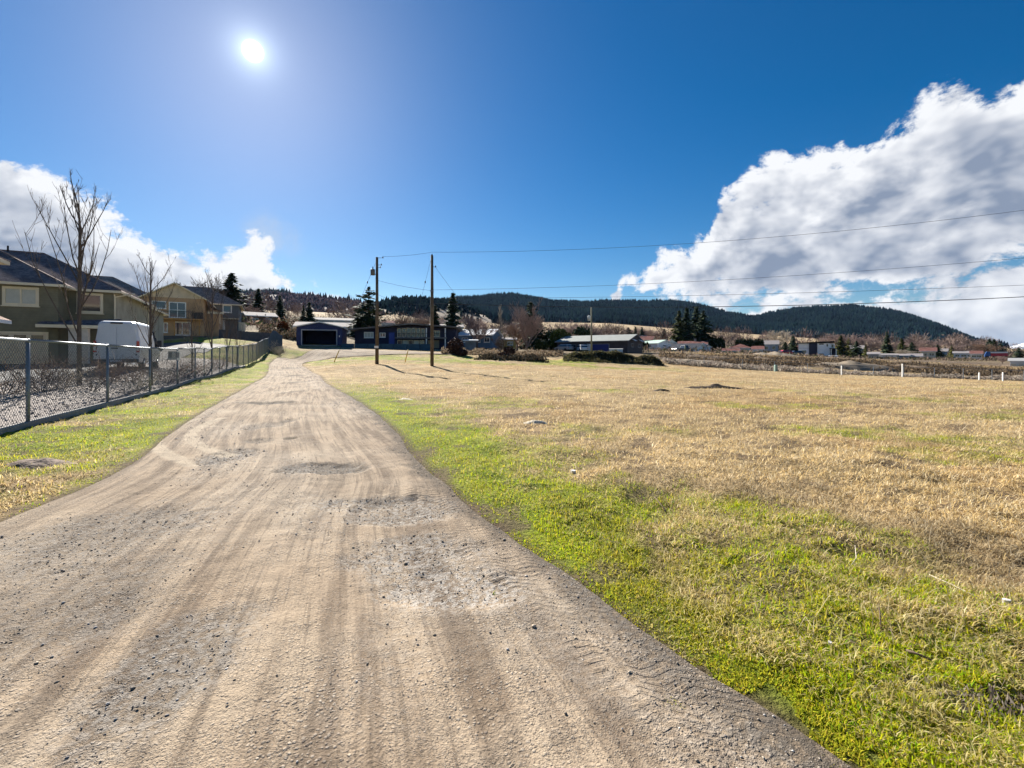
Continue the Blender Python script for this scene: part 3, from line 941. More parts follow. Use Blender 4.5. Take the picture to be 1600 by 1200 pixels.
def shingle(name, colr):
    if name in MATS:
        return MATS[name]
    m_ = bpy.data.materials.new(name)
    m_.use_nodes = True
    t_ = NT(m_.node_tree)
    pos_ = t_.n("ShaderNodeNewGeometry").outputs["Position"]
    br = t_.n("ShaderNodeTexBrick", {"Vector": t_.n("ShaderNodeMapping", {0: pos_, 3: (1, 1, 2.2)}).outputs[0], "Scale": 2.6,
                                     "Color1": tuple(c_ * 0.75 for c_ in colr) + (1,), "Color2": tuple(c_ * 1.3 for c_ in colr) + (1,),
                                     "Mortar": tuple(c_ * 0.45 for c_ in colr) + (1,), "Mortar Size": 0.02})
    sp_ = t_.n("ShaderNodeSeparateXYZ", {0: pos_})
    v_ = t_.vec(t_.m("ADD", sp_.outputs[0], sp_.outputs[1]), sp_.outputs[2], 0.0)
    t_.put(br.inputs["Vector"], t_.n("ShaderNodeMapping", {0: v_, 3: (1, 2.0, 1)}).outputs[0])
    nz = t_.step(t_.noise(pos_, 1.1, 5, 0.6), 0.3, 0.7, 0.7, 1.25)
    cc = t_.n("ShaderNodeVectorMath", {0: br.outputs[0], "Scale": nz}, operation="SCALE").outputs[0]
    b_ = t_.n("ShaderNodeBsdfPrincipled", {"Base Color": cc, "Roughness": 0.95, "Specular IOR Level": 0.03})
    t_.put(b_.inputs["Normal"], t_.n("ShaderNodeBump", {"Height": br.outputs[1], "Strength": 0.5, "Distance": 0.02}).outputs[0])
    t_.t.links.new(b_.outputs[0], t_.n("ShaderNodeOutputMaterial").inputs[0])
    MATS[name] = m_
    return m_


def siding(name, colr, step=0.16, vertical=False):
    """lapped boards, each with a thin dark joint; too small to tell apart singly at this distance"""
    if name in MATS:
        return MATS[name]
    m_ = bpy.data.materials.new(name)
    m_.use_nodes = True
    t_ = NT(m_.node_tree)
    pos_ = t_.n("ShaderNodeNewGeometry").outputs["Position"]
    sp_ = t_.n("ShaderNodeSeparateXYZ", {0: pos_})
    cc_ = t_.m("ADD", sp_.outputs[0], t_.m("MULTIPLY", sp_.outputs[1], 0.6)) if vertical else sp_.outputs[2]
    fr = t_.m("FRACT", t_.m("DIVIDE", cc_, step))
    nz = t_.step(t_.noise(pos_, 1.3, 5, 0.6), 0.3, 0.7, 0.85, 1.15)
    c_ = t_.n("ShaderNodeVectorMath", {0: tuple(colr), "Scale": t_.m("MULTIPLY", nz, t_.step(fr, 0.0, 0.1, 0.7, 1.0))}, operation="SCALE").outputs[0]
    b_ = t_.n("ShaderNodeBsdfPrincipled", {"Base Color": c_, "Roughness": 0.75, "Specular IOR Level": 0.25})
    t_.put(b_.inputs["Normal"], t_.n("ShaderNodeBump", {"Height": fr, "Strength": 0.4, "Distance": 0.02}).outputs[0])
    t_.t.links.new(b_.outputs[0], t_.n("ShaderNodeOutputMaterial").inputs[0])
    MATS[name] = m_
    return m_


SIDES = {"f": lambda x0, x1, y0, y1, p: ((p, y0), (1, 0), (0, -1)), "b": lambda x0, x1, y0, y1, p: ((p, y1), (-1, 0), (0, 1)),
         "l": lambda x0, x1, y0, y1, p: ((x0, p), (0, -1), (-1, 0)), "r": lambda x0, x1, y0, y1, p: ((x1, p), (0, 1), (1, 0))}


def face_box(mb, fr, u0, u1, n0, n1, z0, z1):
    (ox, oy), (ux, uy), (nx, ny) = fr
    pts = []
    for z in (z0, z1):
        for (a, b) in ((u0, n1), (u1, n1), (u1, n0), (u0, n0)):
            pts.append((ox + ux * a + nx * b, oy + uy * a + ny * b, z))
    o = len(mb.v)
    mb.v += pts
    mb.f += [tuple(o + i for i in q) for q in ((3, 2, 1, 0), (4, 5, 6, 7), (0, 1, 5, 4), (1, 2, 6, 5), (2, 3, 7, 6), (3, 0, 4, 7))]


def window(parent, box, side, p, z, w_, h, trim=WHITE, mull=1, tw=0.09, glass=None, name="window", hbar=0, sill=True):
    fr = SIDES[side](*box, p)
    a, b = -w_ / 2, w_ / 2
    mb = MB()
    face_box(mb, fr, a, a + tw, 0.002, 0.07, z, z + h)
    face_box(mb, fr, b - tw, b, 0.002, 0.07, z, z + h)
    face_box(mb, fr, a + tw, b - tw, 0.002, 0.07, z + h - tw, z + h)
    face_box(mb, fr, a + tw, b - tw, 0.002, 0.07, z, z + tw)
    for k in range(mull):
        c = a + (b - a) * (k + 1) / (mull + 1)
        face_box(mb, fr, c - tw * 0.3, c + tw * 0.3, 0.012, 0.055, z + tw, z + h - tw)
    for k in range(hbar):
        zc = z + h * (k + 1) / (hbar + 1)
        face_box(mb, fr, a + tw, b - tw, 0.014, 0.05, zc - tw * 0.25, zc + tw * 0.25)
    o = mb.build(name, trim, parent)
    g = MB()
    face_box(g, fr, a + tw * 0.8, b - tw * 0.8, 0.004, 0.022, z + tw * 0.8, z + h - tw * 0.8)
    g.build("pane", glass or GLASS, o)
    if sill:
        sl = MB()
        face_box(sl, fr, a - 0.05, b + 0.05, 0.002, 0.12, z - 0.07, z - 0.001)
        sl.build("sill", trim, o)
    return o


def door(parent, box, side, p, z, w_, h, m_, trim=WHITE, panels=0, pane_row=0, name="door"):
    fr = SIDES[side](*box, p)
    a, b = -w_ / 2, w_ / 2
    mb = MB()
    face_box(mb, fr, a, b, 0.003, 0.03, z, z + h)
    o = mb.build(name, m_, parent)
    t_ = MB()
    face_box(t_, fr, a - 0.12, a - 0.002, 0.002, 0.06, z, z + h + 0.12)
    face_box(t_, fr, b + 0.002, b + 0.12, 0.002, 0.06, z, z + h + 0.12)
    face_box(t_, fr, a - 0.001, b + 0.001, 0.002, 0.06, z + h + 0.002, z + h + 0.12)
    t_.build("door_frame", trim, o)
    for k in range(panels):
        zz = z + h * k / panels
        q_ = MB()
        face_box(q_, fr, a + 0.03, b - 0.03, 0.032, 0.045, zz + 0.02, zz + h / panels - 0.02)
        q_.build("panel", m_, o)
    for k in range(pane_row):
        c0 = a + (b - a) * (k + 0.15) / pane_row
        c1 = a + (b - a) * (k + 0.85) / pane_row
        q_ = MB()
        face_box(q_, fr, c0, c1, 0.047, 0.056, z + h * 0.80, z + h * 0.95)
        q_.build("pane", GLASS, o)
    return o


def roof_on(parent, x0, x1, y0, y1, h, rise, kind, axis, over, roofm, trimm, ridge=0.5, th=0.17, inset=None):
    """pitched roof: covering on top, fascia boards and soffit below"""
    ex0, ex1, ey0, ey1 = x0 - over, x1 + over, y0 - over, y1 + over
    if axis == "y":
        xr_ = x0 + (x1 - x0) * ridge
        sl = rise / max(1e-3, min(xr_ - x0, x1 - xr_))
    else:
        yr_ = y0 + (y1 - y0) * ridge
        sl = rise / max(1e-3, min(yr_ - y0, y1 - yr_))
    ze = h - (sl * over if kind != "flat" else 0)
    zr_ = h + rise
    e = [(ex0, ey0, ze), (ex1, ey0, ze), (ex1, ey1, ze), (ex0, ey1, ze)]
    if kind == "shed":
        e = [(ex0, ey0, h), (ex1, ey0, h), (ex1, ey1, zr_), (ex0, ey1, zr_)]
        faces, pts = [(0, 1, 2, 3)], e
    elif kind == "hip":
        i_ = inset if inset is not None else (min(x1 - x0, y1 - y0) / 2 + over)
        if axis == "x":
            pts = e + [(ex0 + i_, yr_, zr_), (ex1 - i_, yr_, zr_)]
            faces = [(0, 1, 5, 4), (1, 2, 5), (2, 3, 4, 5), (3, 0, 4)]
        else:
            pts = e + [(xr_, ey0 + i_, zr_), (xr_, ey1 - i_, zr_)]
            faces = [(0, 1, 4), (1, 2, 5, 4), (2, 3, 5), (3, 0, 4, 5)]
    else:
        if axis == "x":
            pts = e + [(ex0, yr_, zr_), (ex1, yr_, zr_)]
            faces = [(0, 1, 5, 4), (2, 3, 4, 5)]
        else:
            pts = e + [(xr_, ey0, zr_), (xr_, ey1, zr_)]
            faces = [(3, 0, 4, 5), (1, 2, 5, 4)]
    up = MB()
    for f_ in faces:
        up.poly([(pts[i][0], pts[i][1], pts[i][2] + th) for i in f_])
    ro = up.build("roof", roofm, parent)
    lo = MB()
    for f_ in faces:
        lo.poly([pts[i] for i in reversed(f_)])
    cnt = {}
    for f_ in faces:
        for i in range(len(f_)):
            a, b = f_[i], f_[(i + 1) % len(f_)]
            k = (min(a, b), max(a, b))
            cnt.setdefault(k, []).append((a, b))
    for k, v_ in cnt.items():
        if len(v_) == 1:
            a, b = v_[0]
            lo.poly([pts[a], pts[b], (pts[b][0], pts[b][1], pts[b][2] + th - 0.002), (pts[a][0], pts[a][1], pts[a][2] + th - 0.002)])
    lo.build("fascia", trimm, parent)
    if kind == "hip":
        cap = MB()
        for k, v_ in cnt.items():
            if len(v_) == 2:
                a, b = Vector(pts[k[0]]), Vector(pts[k[1]])
                up_ = Vector((0, 0, th + 0.01))
                cap.tube([a + up_, b + up_], 0.06, 4)
        cap.build("ridge_cap", roofm, ro)
    return ro


def walls(parent, x0, x1, y0, y1, h, m_, base=-1.5, gable=None, rise=0, ridge=0.5, gable_m=None, name="wall"):
    mb = MB()
    mb.box(x0, x1, y0, y1, base, h)
    o = mb.build(name, m_, parent)
    if gable:
        if gable == "y":
            xr_ = x0 + (x1 - x0) * ridge
            for yy, fl in ((y0, 0), (y1, 1)):
                q_ = [(x0, yy, h), (x1, yy, h), (xr_, yy, h + rise)]
                MB().poly(q_ if not fl else q_[::-1]).build("gable", gable_m or m_, parent)
        else:
            yr_ = y0 + (y1 - y0) * ridge
            for xx, fl in ((x1, 0), (x0, 1)):
                q_ = [(xx, y0, h), (xx, y1, h), (xx, yr_, h + rise)]
                MB().poly(q_ if not fl else q_[::-1]).build("gable", gable_m or m_, parent)
    return o


def simple_house(name, label, px0, px1, d, eave_py, ridge_py, wallm, roofm, trimm=WHITE, kind="gable", axis="x", depth=8.0, rz=0.0, over=0.4, wins=(), drs=(),
                 cat="house", group=None, zb=None, ridge=0.5, chimney=None, gable_m=None, th=0.17):
    """house standing between two directions at distance d on the ground there"""
    xa, xb = (px0 - 800) / F * d, (px1 - 800) / F * d
    xc = (xa + xb) / 2
    ang_ = math.atan(xc / d)
    wd = (xb - xa) * math.cos(ang_) / max(0.5, math.cos(rz))
    rz = rz - ang_
    z0 = Hs(xc, d) if zb is None else zb
    h = CH + (HY - eave_py) / F * d - z0
    rise = (eave_py - ridge_py) / F * d
    if h < 1.6:
        z0 -= 2.2 - h
        h = 2.2
    root = empty(name, (xc, d, z0), rz)
    tag(root, label, cat, group)
    bx = (-wd / 2, wd / 2, 0, depth)
    walls(root, *bx, h, wallm, -2.5, axis if kind == "gable" else None, rise, ridge, gable_m)
    ro = roof_on(root, *bx, h, rise, kind, axis, over, roofm, trimm, ridge, th)
    for q_ in wins:
        side, p, z, w_, hh = q_[:5]
        window(root, bx, side, p * wd if side in "fb" else p * depth, z * h, w_, hh * h, trimm, q_[5] if len(q_) > 5 else 1, tw=0.10)
    for q_ in drs:
        side, p, w_, hh, m_ = q_
        door(root, bx, side, p * wd if side in "fb" else p * depth, 0.0, w_, hh * h, m_, trimm)
    if chimney:
        c = MB()
        cx = chimney * wd
        c.box(cx - 0.35, cx + 0.35, depth * 0.5 - 0.3, depth * 0.5 + 0.3, h, h + rise + 0.9)
        c.build("chimney", CONC, ro)
    return root


# ================================================================ left side: planted strip, kerb, fence
def ribbon(name, off0, off1, ya, yb, dz, m_, n=160, k=14):
    ys = np.linspace(ya, yb, n)
    fx = fence_x(ys)
    q_ = np.linspace(off0, off1, k)
    X_ = fx[:, None] - q_[None]
    Y_ = np.repeat(ys[:, None], k, 1)
    Z_ = H(X_.ravel(), Y_.ravel()) + dz
    return tag(link(name, np_mesh(name, np.stack([X_.ravel(), Y_.ravel(), Z_], 1), grid_faces(n, k)[:, ::-1], smooth=True), m_), kind="structure")


GRAVEL = mat("crushed_stone", (0.22, 0.185, 0.165), 0.9, 0.45, 9, 0.9, 25, wear=(0.20, 0.17, 0.16))
ASPH = mat("parking_asphalt", (0.075, 0.075, 0.08), 0.9, 0.3, 2, 0.3, 40, wear=(0.12, 0.115, 0.115))
ribbon("gravel_bed", 0.16, 5.6, -4, 40, 0.035, GRAVEL, 220, 24)
ribbon("parking_lot", 5.6, 16.0, 2, 58, 0.05, ASPH)
r = np.random.default_rng(91)
n = 15000
yy = r.uniform(2, 30, n) ** 1.0
oo = r.uniform(0.2, 5.4, n)
xx = fence_x(yy) - oo * 1.12
stones("bed_gravel", "pale crushed stone mulch spread behind the chain link fence", xx, yy, H(xx, yy) + 0.035, 0.020 * np.exp(r.normal(0, 0.35, n)) * (0.8 + yy * 0.03),
       [(0.30, 0.265, 0.25), (0.38, 0.355, 0.345), (0.20, 0.165, 0.145), (0.27, 0.205, 0.165), (0.33, 0.31, 0.32)], 6, "mulch")
# concrete edging under the fence: one block of setting
mb = MB()
ys = np.linspace(-4, 40, 90)
fx = fence_x(ys)
zz = H(fx + 0.05, ys)
rg = []
for i in range(len(ys)):
    x, y, z = fx[i], ys[i], zz[i]
    rg.append([(x - 0.10, y, z - 0.2), (x + 0.06, y, z - 0.2), (x + 0.055, y, z + 0.10), (x + 0.04, y, z + 0.12), (x - 0.09, y, z + 0.12), (x - 0.10, y, z + 0.10)])
mb.loft(rg)
tag(mb.build("kerb", CONC), kind="structure")

FH = 1.80
posts = [(float(x), float(y)) for x, y in zip(FENX[1:], FENY[1:])]
# extra line posts beyond the fifth bay so that the bays keep their length
root = empty("chain_link_fence", (posts[0][0], posts[0][1], Hs(*posts[0])))
tag(root, "long galvanised chain link fence running up the left side of the dirt road", "fence")
o0 = root.location


def fpost(x, y, h, rr):
    z = Hs(x, y) - o0.z
    m_ = MB()
    m_.tube([(x - o0.x, y - o0.y, z - 0.3), (x - o0.x, y - o0.y, z + h)], rr, 10)
    o = m_.build("post", GALV, root, True)
    c = MB()
    c.lathe([(rr * 1.15, -0.02), (rr * 1.2, 0.0), (rr * 1.25, 0.03), (rr * 0.9, 0.055), (0.01, 0.065)], c=(x - o0.x, y - o0.y, z + h - 0.01), n=10)
    c.build("post_cap", GALV, o, True)


for i, (x, y) in enumerate(posts):
    fpost(x, y, FH - 0.02, 0.034)
    if i >= 5 and i + 1 < len(posts):
        fpost((x + posts[i + 1][0]) / 2, (y + posts[i + 1][1]) / 2, FH - 0.03, 0.03)
for i in range(len(posts) - 1):
    (xa, ya), (xb, yb) = posts[i], posts[i + 1]
    za, zb_ = Hs(xa, ya) - o0.z, Hs(xb, yb) - o0.z
    m_ = MB()
    m_.tube([(xa - o0.x, ya - o0.y, za + FH), (xb - o0.x, yb - o0.y, zb_ + FH)], 0.026, 8)
    m_.build("top_rail", GALV, root, True)
    ln = math.hypot(xb - xa, yb - ya)
    pitch = 0.095 if i < 5 else 0.12
    wr_ = 0.0036 if i < 3 else (0.0045 if i < 6 else 0.006)
    z0, z1 = 0.10, FH + 0.045
    wm = MB()
    hgt = z1 - z0
    pt = lambda s, h, off: (xa + (xb - xa) * s / ln - o0.x - off * (yb - ya) / ln, ya + (yb - ya) * s / ln - o0.y + off * (xb - xa) / ln, za + (zb_ - za) * s / ln + z0 + h)
    k = -hgt
    while k < ln:
        for sgn in (1, -1):
            # a straight run of wire rising at 45 degrees
            if sgn > 0:
                s0, h0, s1, h1 = k, 0.0, k + hgt, hgt
            else:
                s0, h0, s1, h1 = k, hgt, k + hgt, 0.0
            if s0 < 0:
                h0 += sgn * (0 - s0)
                s0 = 0
            if s1 > ln:
                h1 -= sgn * (s1 - ln)
                s1 = ln
            if s1 - s0 > 0.02:
                wm.tube([pt(s0, h0, sgn * 0.002), pt(s1, h1, sgn * 0.002)], wr_, 3, cap=False)
        k += pitch
    wm.build("wire_mesh", mat("fence_wire", (0.12, 0.15, 0.19), 0.5, 0.1, 8, metal=0.2), root)
# small notice wired to the fence
x, y = posts[4][0] * 0.55 + posts[3][0] * 0.45 + 0.05, posts[4][1] * 0.55 + posts[3][1] * 0.45 - 0.02
x, y = posts[4][0] + 0.06, posts[4][1] - 0.05
sg = empty("notice_sign", (x - 0.10, y - 0.1, Hs(x, y) + 1.27), math.atan2(posts[4][0] - posts[5][0], posts[5][1] - posts[4][1]) + R(28))
tag(sg, "small white notice sign wired to the chain link fence", "sign")
MB().box(-0.24, 0.24, -0.006, 0.006, 0, 0.42).build("board", WHITE, sg)
for k in (-0.15, 0.13):
    MB().box(k - 0.07, k + 0.07, -0.0105, -0.0075, 0.10, 0.36).build("printed_symbol", mat("sign_grey", (0.25, 0.25, 0.27), 0.7), sg)

# ================================================================ houses on the left
RZ = math.atan2(0.47, 0.88)
bA, aA = Vector((0.883, 0.470, 0)), Vector((-0.470, 0.883, 0))
OLIVE = siding("olive_siding", (0.185, 0.172, 0.120))
SAGE = siding("sage_siding", (0.33, 0.305, 0.235), 0.30, True)
SHA = shingle("charcoal_shingle", (0.24, 0.185, 0.175))
SHB = shingle("brown_shingle", (0.34, 0.25, 0.21))
TANW = siding("tan_siding", (0.42, 0.27, 0.155))
TANG = siding("pale_tan_siding", (0.60, 0.49, 0.35))
SLATE = siding("slate_siding", (0.11, 0.125, 0.14))
GDOOR = mat("cream_garage_door", (0.66, 0.56, 0.42), 0.6, 0.06, 2)
DARKD = mat("dark_door_and_shade", (0.035, 0.03, 0.03), 0.5, 0.2, 3)
SOFF = mat("cedar_soffit", (0.42, 0.22, 0.07), 0.6, 0.2, 3)

A = empty("olive_house", (-29.6, 33.84, 0.85), RZ)
tag(A, "two-storey olive house with charcoal hip roof behind the fence at far left", "house")
hA = 5.6
bxm, bxw = (-16, 0, 0, 18), (-16, -2.49, -1.9, 0.6)
walls(A, *bxm, hA, SAGE, -1.5)
walls(A, *bxw, hA - 0.01, OLIVE, -1.5)
MB().box(-2.46, -0.003, -0.022, -0.003, -1.5, hA - 0.02).build("front_cladding", OLIVE, A)
roof_on(A, -16, 0, 0, 11.2, hA, 3.05, "hip", "x", 0.5, SHA, CREAM)
roof_on(A, -10, 0, 9.5, 18, hA - 0.25, 2.0, "hip", "x", 0.42, SHA, CREAM)
roof_on(A, -16, -2.49, -1.9, 8.2, hA + 0.01, 2.78, "hip", "x", 0.5, SHA, CREAM)
window(A, bxw, "f", -4.31, 4.0, 1.75, 1.25, CREAM, 1, 0.16, BLIND)
window(A, (-2.49, 0, -0.022, 18), "f", -1.33, 3.8, 1.46, 1.46, CREAM, 0, 0.16)
window(A, bxm, "r", 11.3, 3.4, 1.1, 1.75, CREAM, 0, 0.14, None, hbar=1)
door(A, bxw, "f", -5.6, 0.0, 5.0, 2.17, GDOOR, CREAM, 4, 6, "garage_door")
door(A, (-2.49, 0, -0.022, 18), "f", -2.05, 0.0, 0.9, 2.1, DARKD, CREAM, 2)
window(A, (-2.49, 0, -0.022, 18), "f", -0.5, 0.5, 0.75, 1.7, CREAM, 0, 0.08)
pr_ = empty("porch", (0, 0, 0))
pr_.parent = A
mb = MB()
mb.poly([(-3.3, -2.9, 2.78), (0.5, -2.9, 2.78), (0.5, -0.03, 3.45), (-3.3, -1.93, 3.02)])
mb.build("porch_roof", SHA, pr_)
mb = MB()
mb.box(-3.3, 0.5, -2.9, -2.78, 2.56, 2.77)
mb.box(0.38, 0.5, -2.77, -0.03, 2.58, 2.77)
mb.build("porch_beam", CREAM, pr_)
MB().box(-3.2, 0.37, -2.77, -1.95, 2.58, 2.70).build("porch_ceiling", SOFF, pr_)
MB().box(-1.75, -0.75, -2.7, -2.25, -0.4, 2.56).build("porch_pillar", mat("pale_pillar", (0.55, 0.50, 0.44), 0.7), pr_)
mb = MB()
mb.tube([(0.05, -0.10, hA - 0.35), (0.07, -0.10, hA - 0.55), (0.07, -0.10, 0.1)], 0.045, 6)
mb.tube([(1.2, 0.0, hA - 0.22), (0.07, -0.10, hA - 0.55)], 0.04, 6)
mb.build("downpipe", CREAM, A)
mb = MB()
mb.tube([(-7.6, 5.5, hA + 2.6), (-7.6, 5.5, hA + 3.6)], 0.06, 6)
mb.build("vent_pipe", BLACK, A)

# neighbour whose eaves reach into the left edge
Dh = empty("townhouse", (-25.75, 22.1, 0.55), RZ)
tag(Dh, "house cut off by the left frame edge, only brown roof eaves showing", "house")
walls(Dh, -10, 0, -10, 0, 5.75, OLIVE)
roof_on(Dh, -10, 0, -10, 0, 5.9, 2.4, "hip", "x", 0.72, SHB, CREAM)
roof_on(Dh, -3.0, 0.75, -5.0, -0.9, 2.75, 1.0, "gable", "y", 0.45, SHB, WHITE)
window(Dh, (-10, 0, -10, 0), "r", -5, 3.8, 1.6, 1.3, CREAM, 1, 0.14)

B = empty("tan_house", (-44.65, 66.0, 4.5), RZ)
tag(B, "tan two-storey house with front gable and white framed balcony doors", "house")
bxB = (-6.9, 0, 0, 10)
walls(B, *bxB, 5.35, TANW, -2.5, "y", 1.95, 0.5, TANG)
roof_on(B, -6.9, 0, 0, 10, 5.35, 1.95, "gable", "y", 0.55, SHB, CREAM)
walls(B, -21, -6.9, 1.2, 13, 5.3, TANW, -2.5, name="side_wing")
roof_on(B, -21, -6.0, 1.2, 13, 5.3, 3.2, "hip", "x", 0.5, SHB, CREAM)
walls(B, 0.0, 1.6, 2.2, 9, 4.0, TANW, -2.5, name="lean_to")
mb = MB()
mb.poly([(-0.2, 1.7, 5.0), (2.2, 1.7, 3.7), (2.2, 9.5, 3.7), (-0.2, 9.5, 5.0)])
mb.build("lean_to_roof", SHB, B)
MB().box(0.2, 2.3, 1.62, 1.69, 3.4, 3.72).build("lean_to_fascia", CREAM, B)
window(B, bxB, "f", -5.25, 3.74, 1.65, 1.05, WHITE, 0, 0.10)
window(B, bxB, "f", -3.14, 2.5, 2.0, 2.25, WHITE, 1, 0.13, None, "balcony_door", 1, False)
window(B, bxB, "f", -2.6, 0.02, 1.95, 1.95, WHITE, 1, 0.12, None, "patio_door", 0, False)
window(B, bxB, "f", -4.5, 0.4, 0.5, 1.4, WHITE, 0, 0.10)
window(B, (0, 1.6, 2.2, 9), "r", 3.6, 2.2, 1.0, 1.3, CREAM, 0, 0.12)
MB().box(-1.45, -0.15, -0.05, -0.003, 2.2, 3.35).build("loggia_shade", DARKD, B)  # flat dark panel on the wall: a recess's shade put in as colour
bal = empty("balcony", (0, 0, 0))
bal.parent = B
MB().box(-6.4, -0.1, -1.5, -0.003, 2.16, 2.36).build("deck", SOFF, bal)
mb = MB()
for k in range(22):
    xk = -6.4 + 6.25 * k / 21
    mb.box(xk - 0.012, xk + 0.012, -1.48, -1.455, 2.361, 3.28)
mb.box(-6.4, -0.1, -1.49, -1.445, 3.281, 3.34)
mb.build("railing", BLACK, bal)
for xk in (-6.2, -3.3, -0.4):
    MB().box(xk - 0.07, xk + 0.07, -1.42, -1.28, -2.5, 2.155).build("balcony_post", SOFF, bal)
MB().box(-7.2, 1.0, -4.4, -3.9, -2.8, -0.2).build("retaining_wall", mat("dark_block", (0.07, 0.075, 0.08), 0.9, 0.2, 3), B)

Ch = empty("slate_house", (-48.1, 80.0, 6.6), RZ)
tag(Ch, "dark slate-coloured house with brown hip roof right of the tan house", "house")
bxC = (-14, 0, 0, 10)
walls(Ch, *bxC, 4.2, SLATE, -2.5)
roof_on(Ch, -14, 0, 0, 10, 4.2, 3.0, "hip", "x", 0.55, SHB, CREAM)
window(Ch, bxC, "f", -1.67, 2.6, 1.35, 1.3, WHITE, 0, 0.13)
door(Ch, bxC, "f", -2.6, -0.4, 1.0, 1.5, mat("pale_door", (0.5, 0.52, 0.52), 0.6), WHITE)
door(Ch, bxC, "f", -3.9, -0.4, 1.0, 1.6, SOFF, WHITE)
MB().box(-4.6, 0.15, -1.0, -0.003, 1.45, 1.6).build("porch_roof", CREAM, Ch)
MB().box(0.002, 0.9, 0.3, 6, -2.0, 1.0).build("side_stair", CREAM, Ch)

# board fence on the bank behind the tan house and the steps up from the road
WOODB = mat("weathered_boards", (0.085, 0.085, 0.10), 0.9, 0.3, 3)
f0, f1 = P(343, 525, 66), P(428, 527, 63)
bf = empty("board_fence", (f0.x, f0.y, Hs(f0.x, f0.y)))
tag(bf, "dark weathered board fence on the bank below the slate house", "fence")
nb_ = 44
brd = MB().box(-0.085, 0.085, -0.012, 0.012, -0.4, 1.25).mesh("board")
for k in range(nb_):
    tt_ = k / (nb_ - 1)
    x, y = f0.x + (f1.x - f0.x) * tt_, f0.y + (f1.y - f0.y) * tt_
    o = link("board", brd, WOODB, bf)
    o.location = (x - f0.x, y - f0.y, Hs(x, y) - bf.location.z + random.uniform(-0.03, 0.03))
mb = MB()
mb.tube([(0, 0.04, 0.9), (f1.x - f0.x, f1.y - f0.y + 0.04, Hs(f1.x, f1.y) - bf.location.z + 0.9)], 0.04, 4)
mb.build("rail", WOODB, bf)
# arched privacy fence that climbs from the end of the chain link
pf = [P(419, 552, 56.2), P(424, 545, 58.5), P(430, 541, 60.5), P(440, 540, 62.0)]
rt = empty("privacy_fence", (pf[0].x, pf[0].y, Hs(pf[0].x, pf[0].y)))
tag(rt, "blue-grey privacy fence with an arched top at the end of the chain link", "fence")
BLUF = mat("blue_grey_boards", (0.07, 0.10, 0.15), 0.8, 0.2, 3)
for k in range(30):
    tt_ = k / 29 * 2.999
    i = int(tt_)
    p = pf[i].lerp(pf[i + 1], tt_ - i)
    hh = 1.45 + 0.75 * math.sin(math.pi * min(1, max(0, (k - 4) / 22)))
    o = MB().box(-0.105, 0.105, -0.015, 0.015, -0.5, hh).build("board", BLUF, rt)
    o.location = (p.x - pf[0].x, p.y - pf[0].y, Hs(p.x, p.y) - rt.location.z)
    o.rotation_euler = (0, 0, R(30))

# ================================================================ van
RED = mat("red_lens", (0.45, 0.02, 0.02), 0.25, 0.1, 5, spec=0.6)
VANW = mat("white_van_paint", (0.66, 0.68, 0.72), 0.28, 0.05, 1.5, spec=0.5)
PLASTIC = mat("grey_plastic", (0.06, 0.06, 0.065), 0.6, 0.1, 5)
RIM = mat("steel_rim", (0.45, 0.45, 0.46), 0.4, 0.1, 5, metal=0.6)


def wheel(parent, x, y, r_, w_, side):
    t_ = MB()
    t_.lathe([(r_ * 0.62, -w_ / 2), (r_ * 0.93, -w_ / 2), (r_, -w_ * 0.32), (r_, w_ * 0.32), (r_ * 0.93, w_ / 2), (r_ * 0.62, w_ / 2)], "x", (x, y, r_), 20)
    o = t_.build("wheel", BLACK, parent, True)
    m_ = MB()
    m_.lathe([(0.04, side * w_ * 0.30), (r_ * 0.25, side * w_ * 0.42), (r_ * 0.5, side * w_ * 0.36), (r_ * 0.61, side * w_ * 0.51)], "x", (x, y, r_), 14)
    m_.build("rim", RIM, o, True)
    return o


vx, vy = -22.1, 25.45
van = empty("cargo_van", (vx, vy, Hs(vx, vy) + 0.05), RZ)
tag(van, "white high-roof cargo van seen from behind, parked beyond the fence", "van")


def vsec(y, w0, w1, zt, zb=0.42, rr=0.16):
    """body cross-section: tumblehome sides, rounded roof edge"""
    pts = []
    for sx in (1, -1):
        side = [(w0 / 2 * 0.985, zb), (w0 / 2, zb + 0.35), (w0 / 2, 1.15), (w1 / 2 + 0.02, zt - 0.55), (w1 / 2 - 0.02, zt - rr), (w1 / 2 - rr * 0.45, zt - rr * 0.35), (w1 / 2 - rr * 1.3, zt)]
        side = [(sx * a, y, b) for a, b in side]
        pts += side if sx > 0 else side[::-1]
    return pts


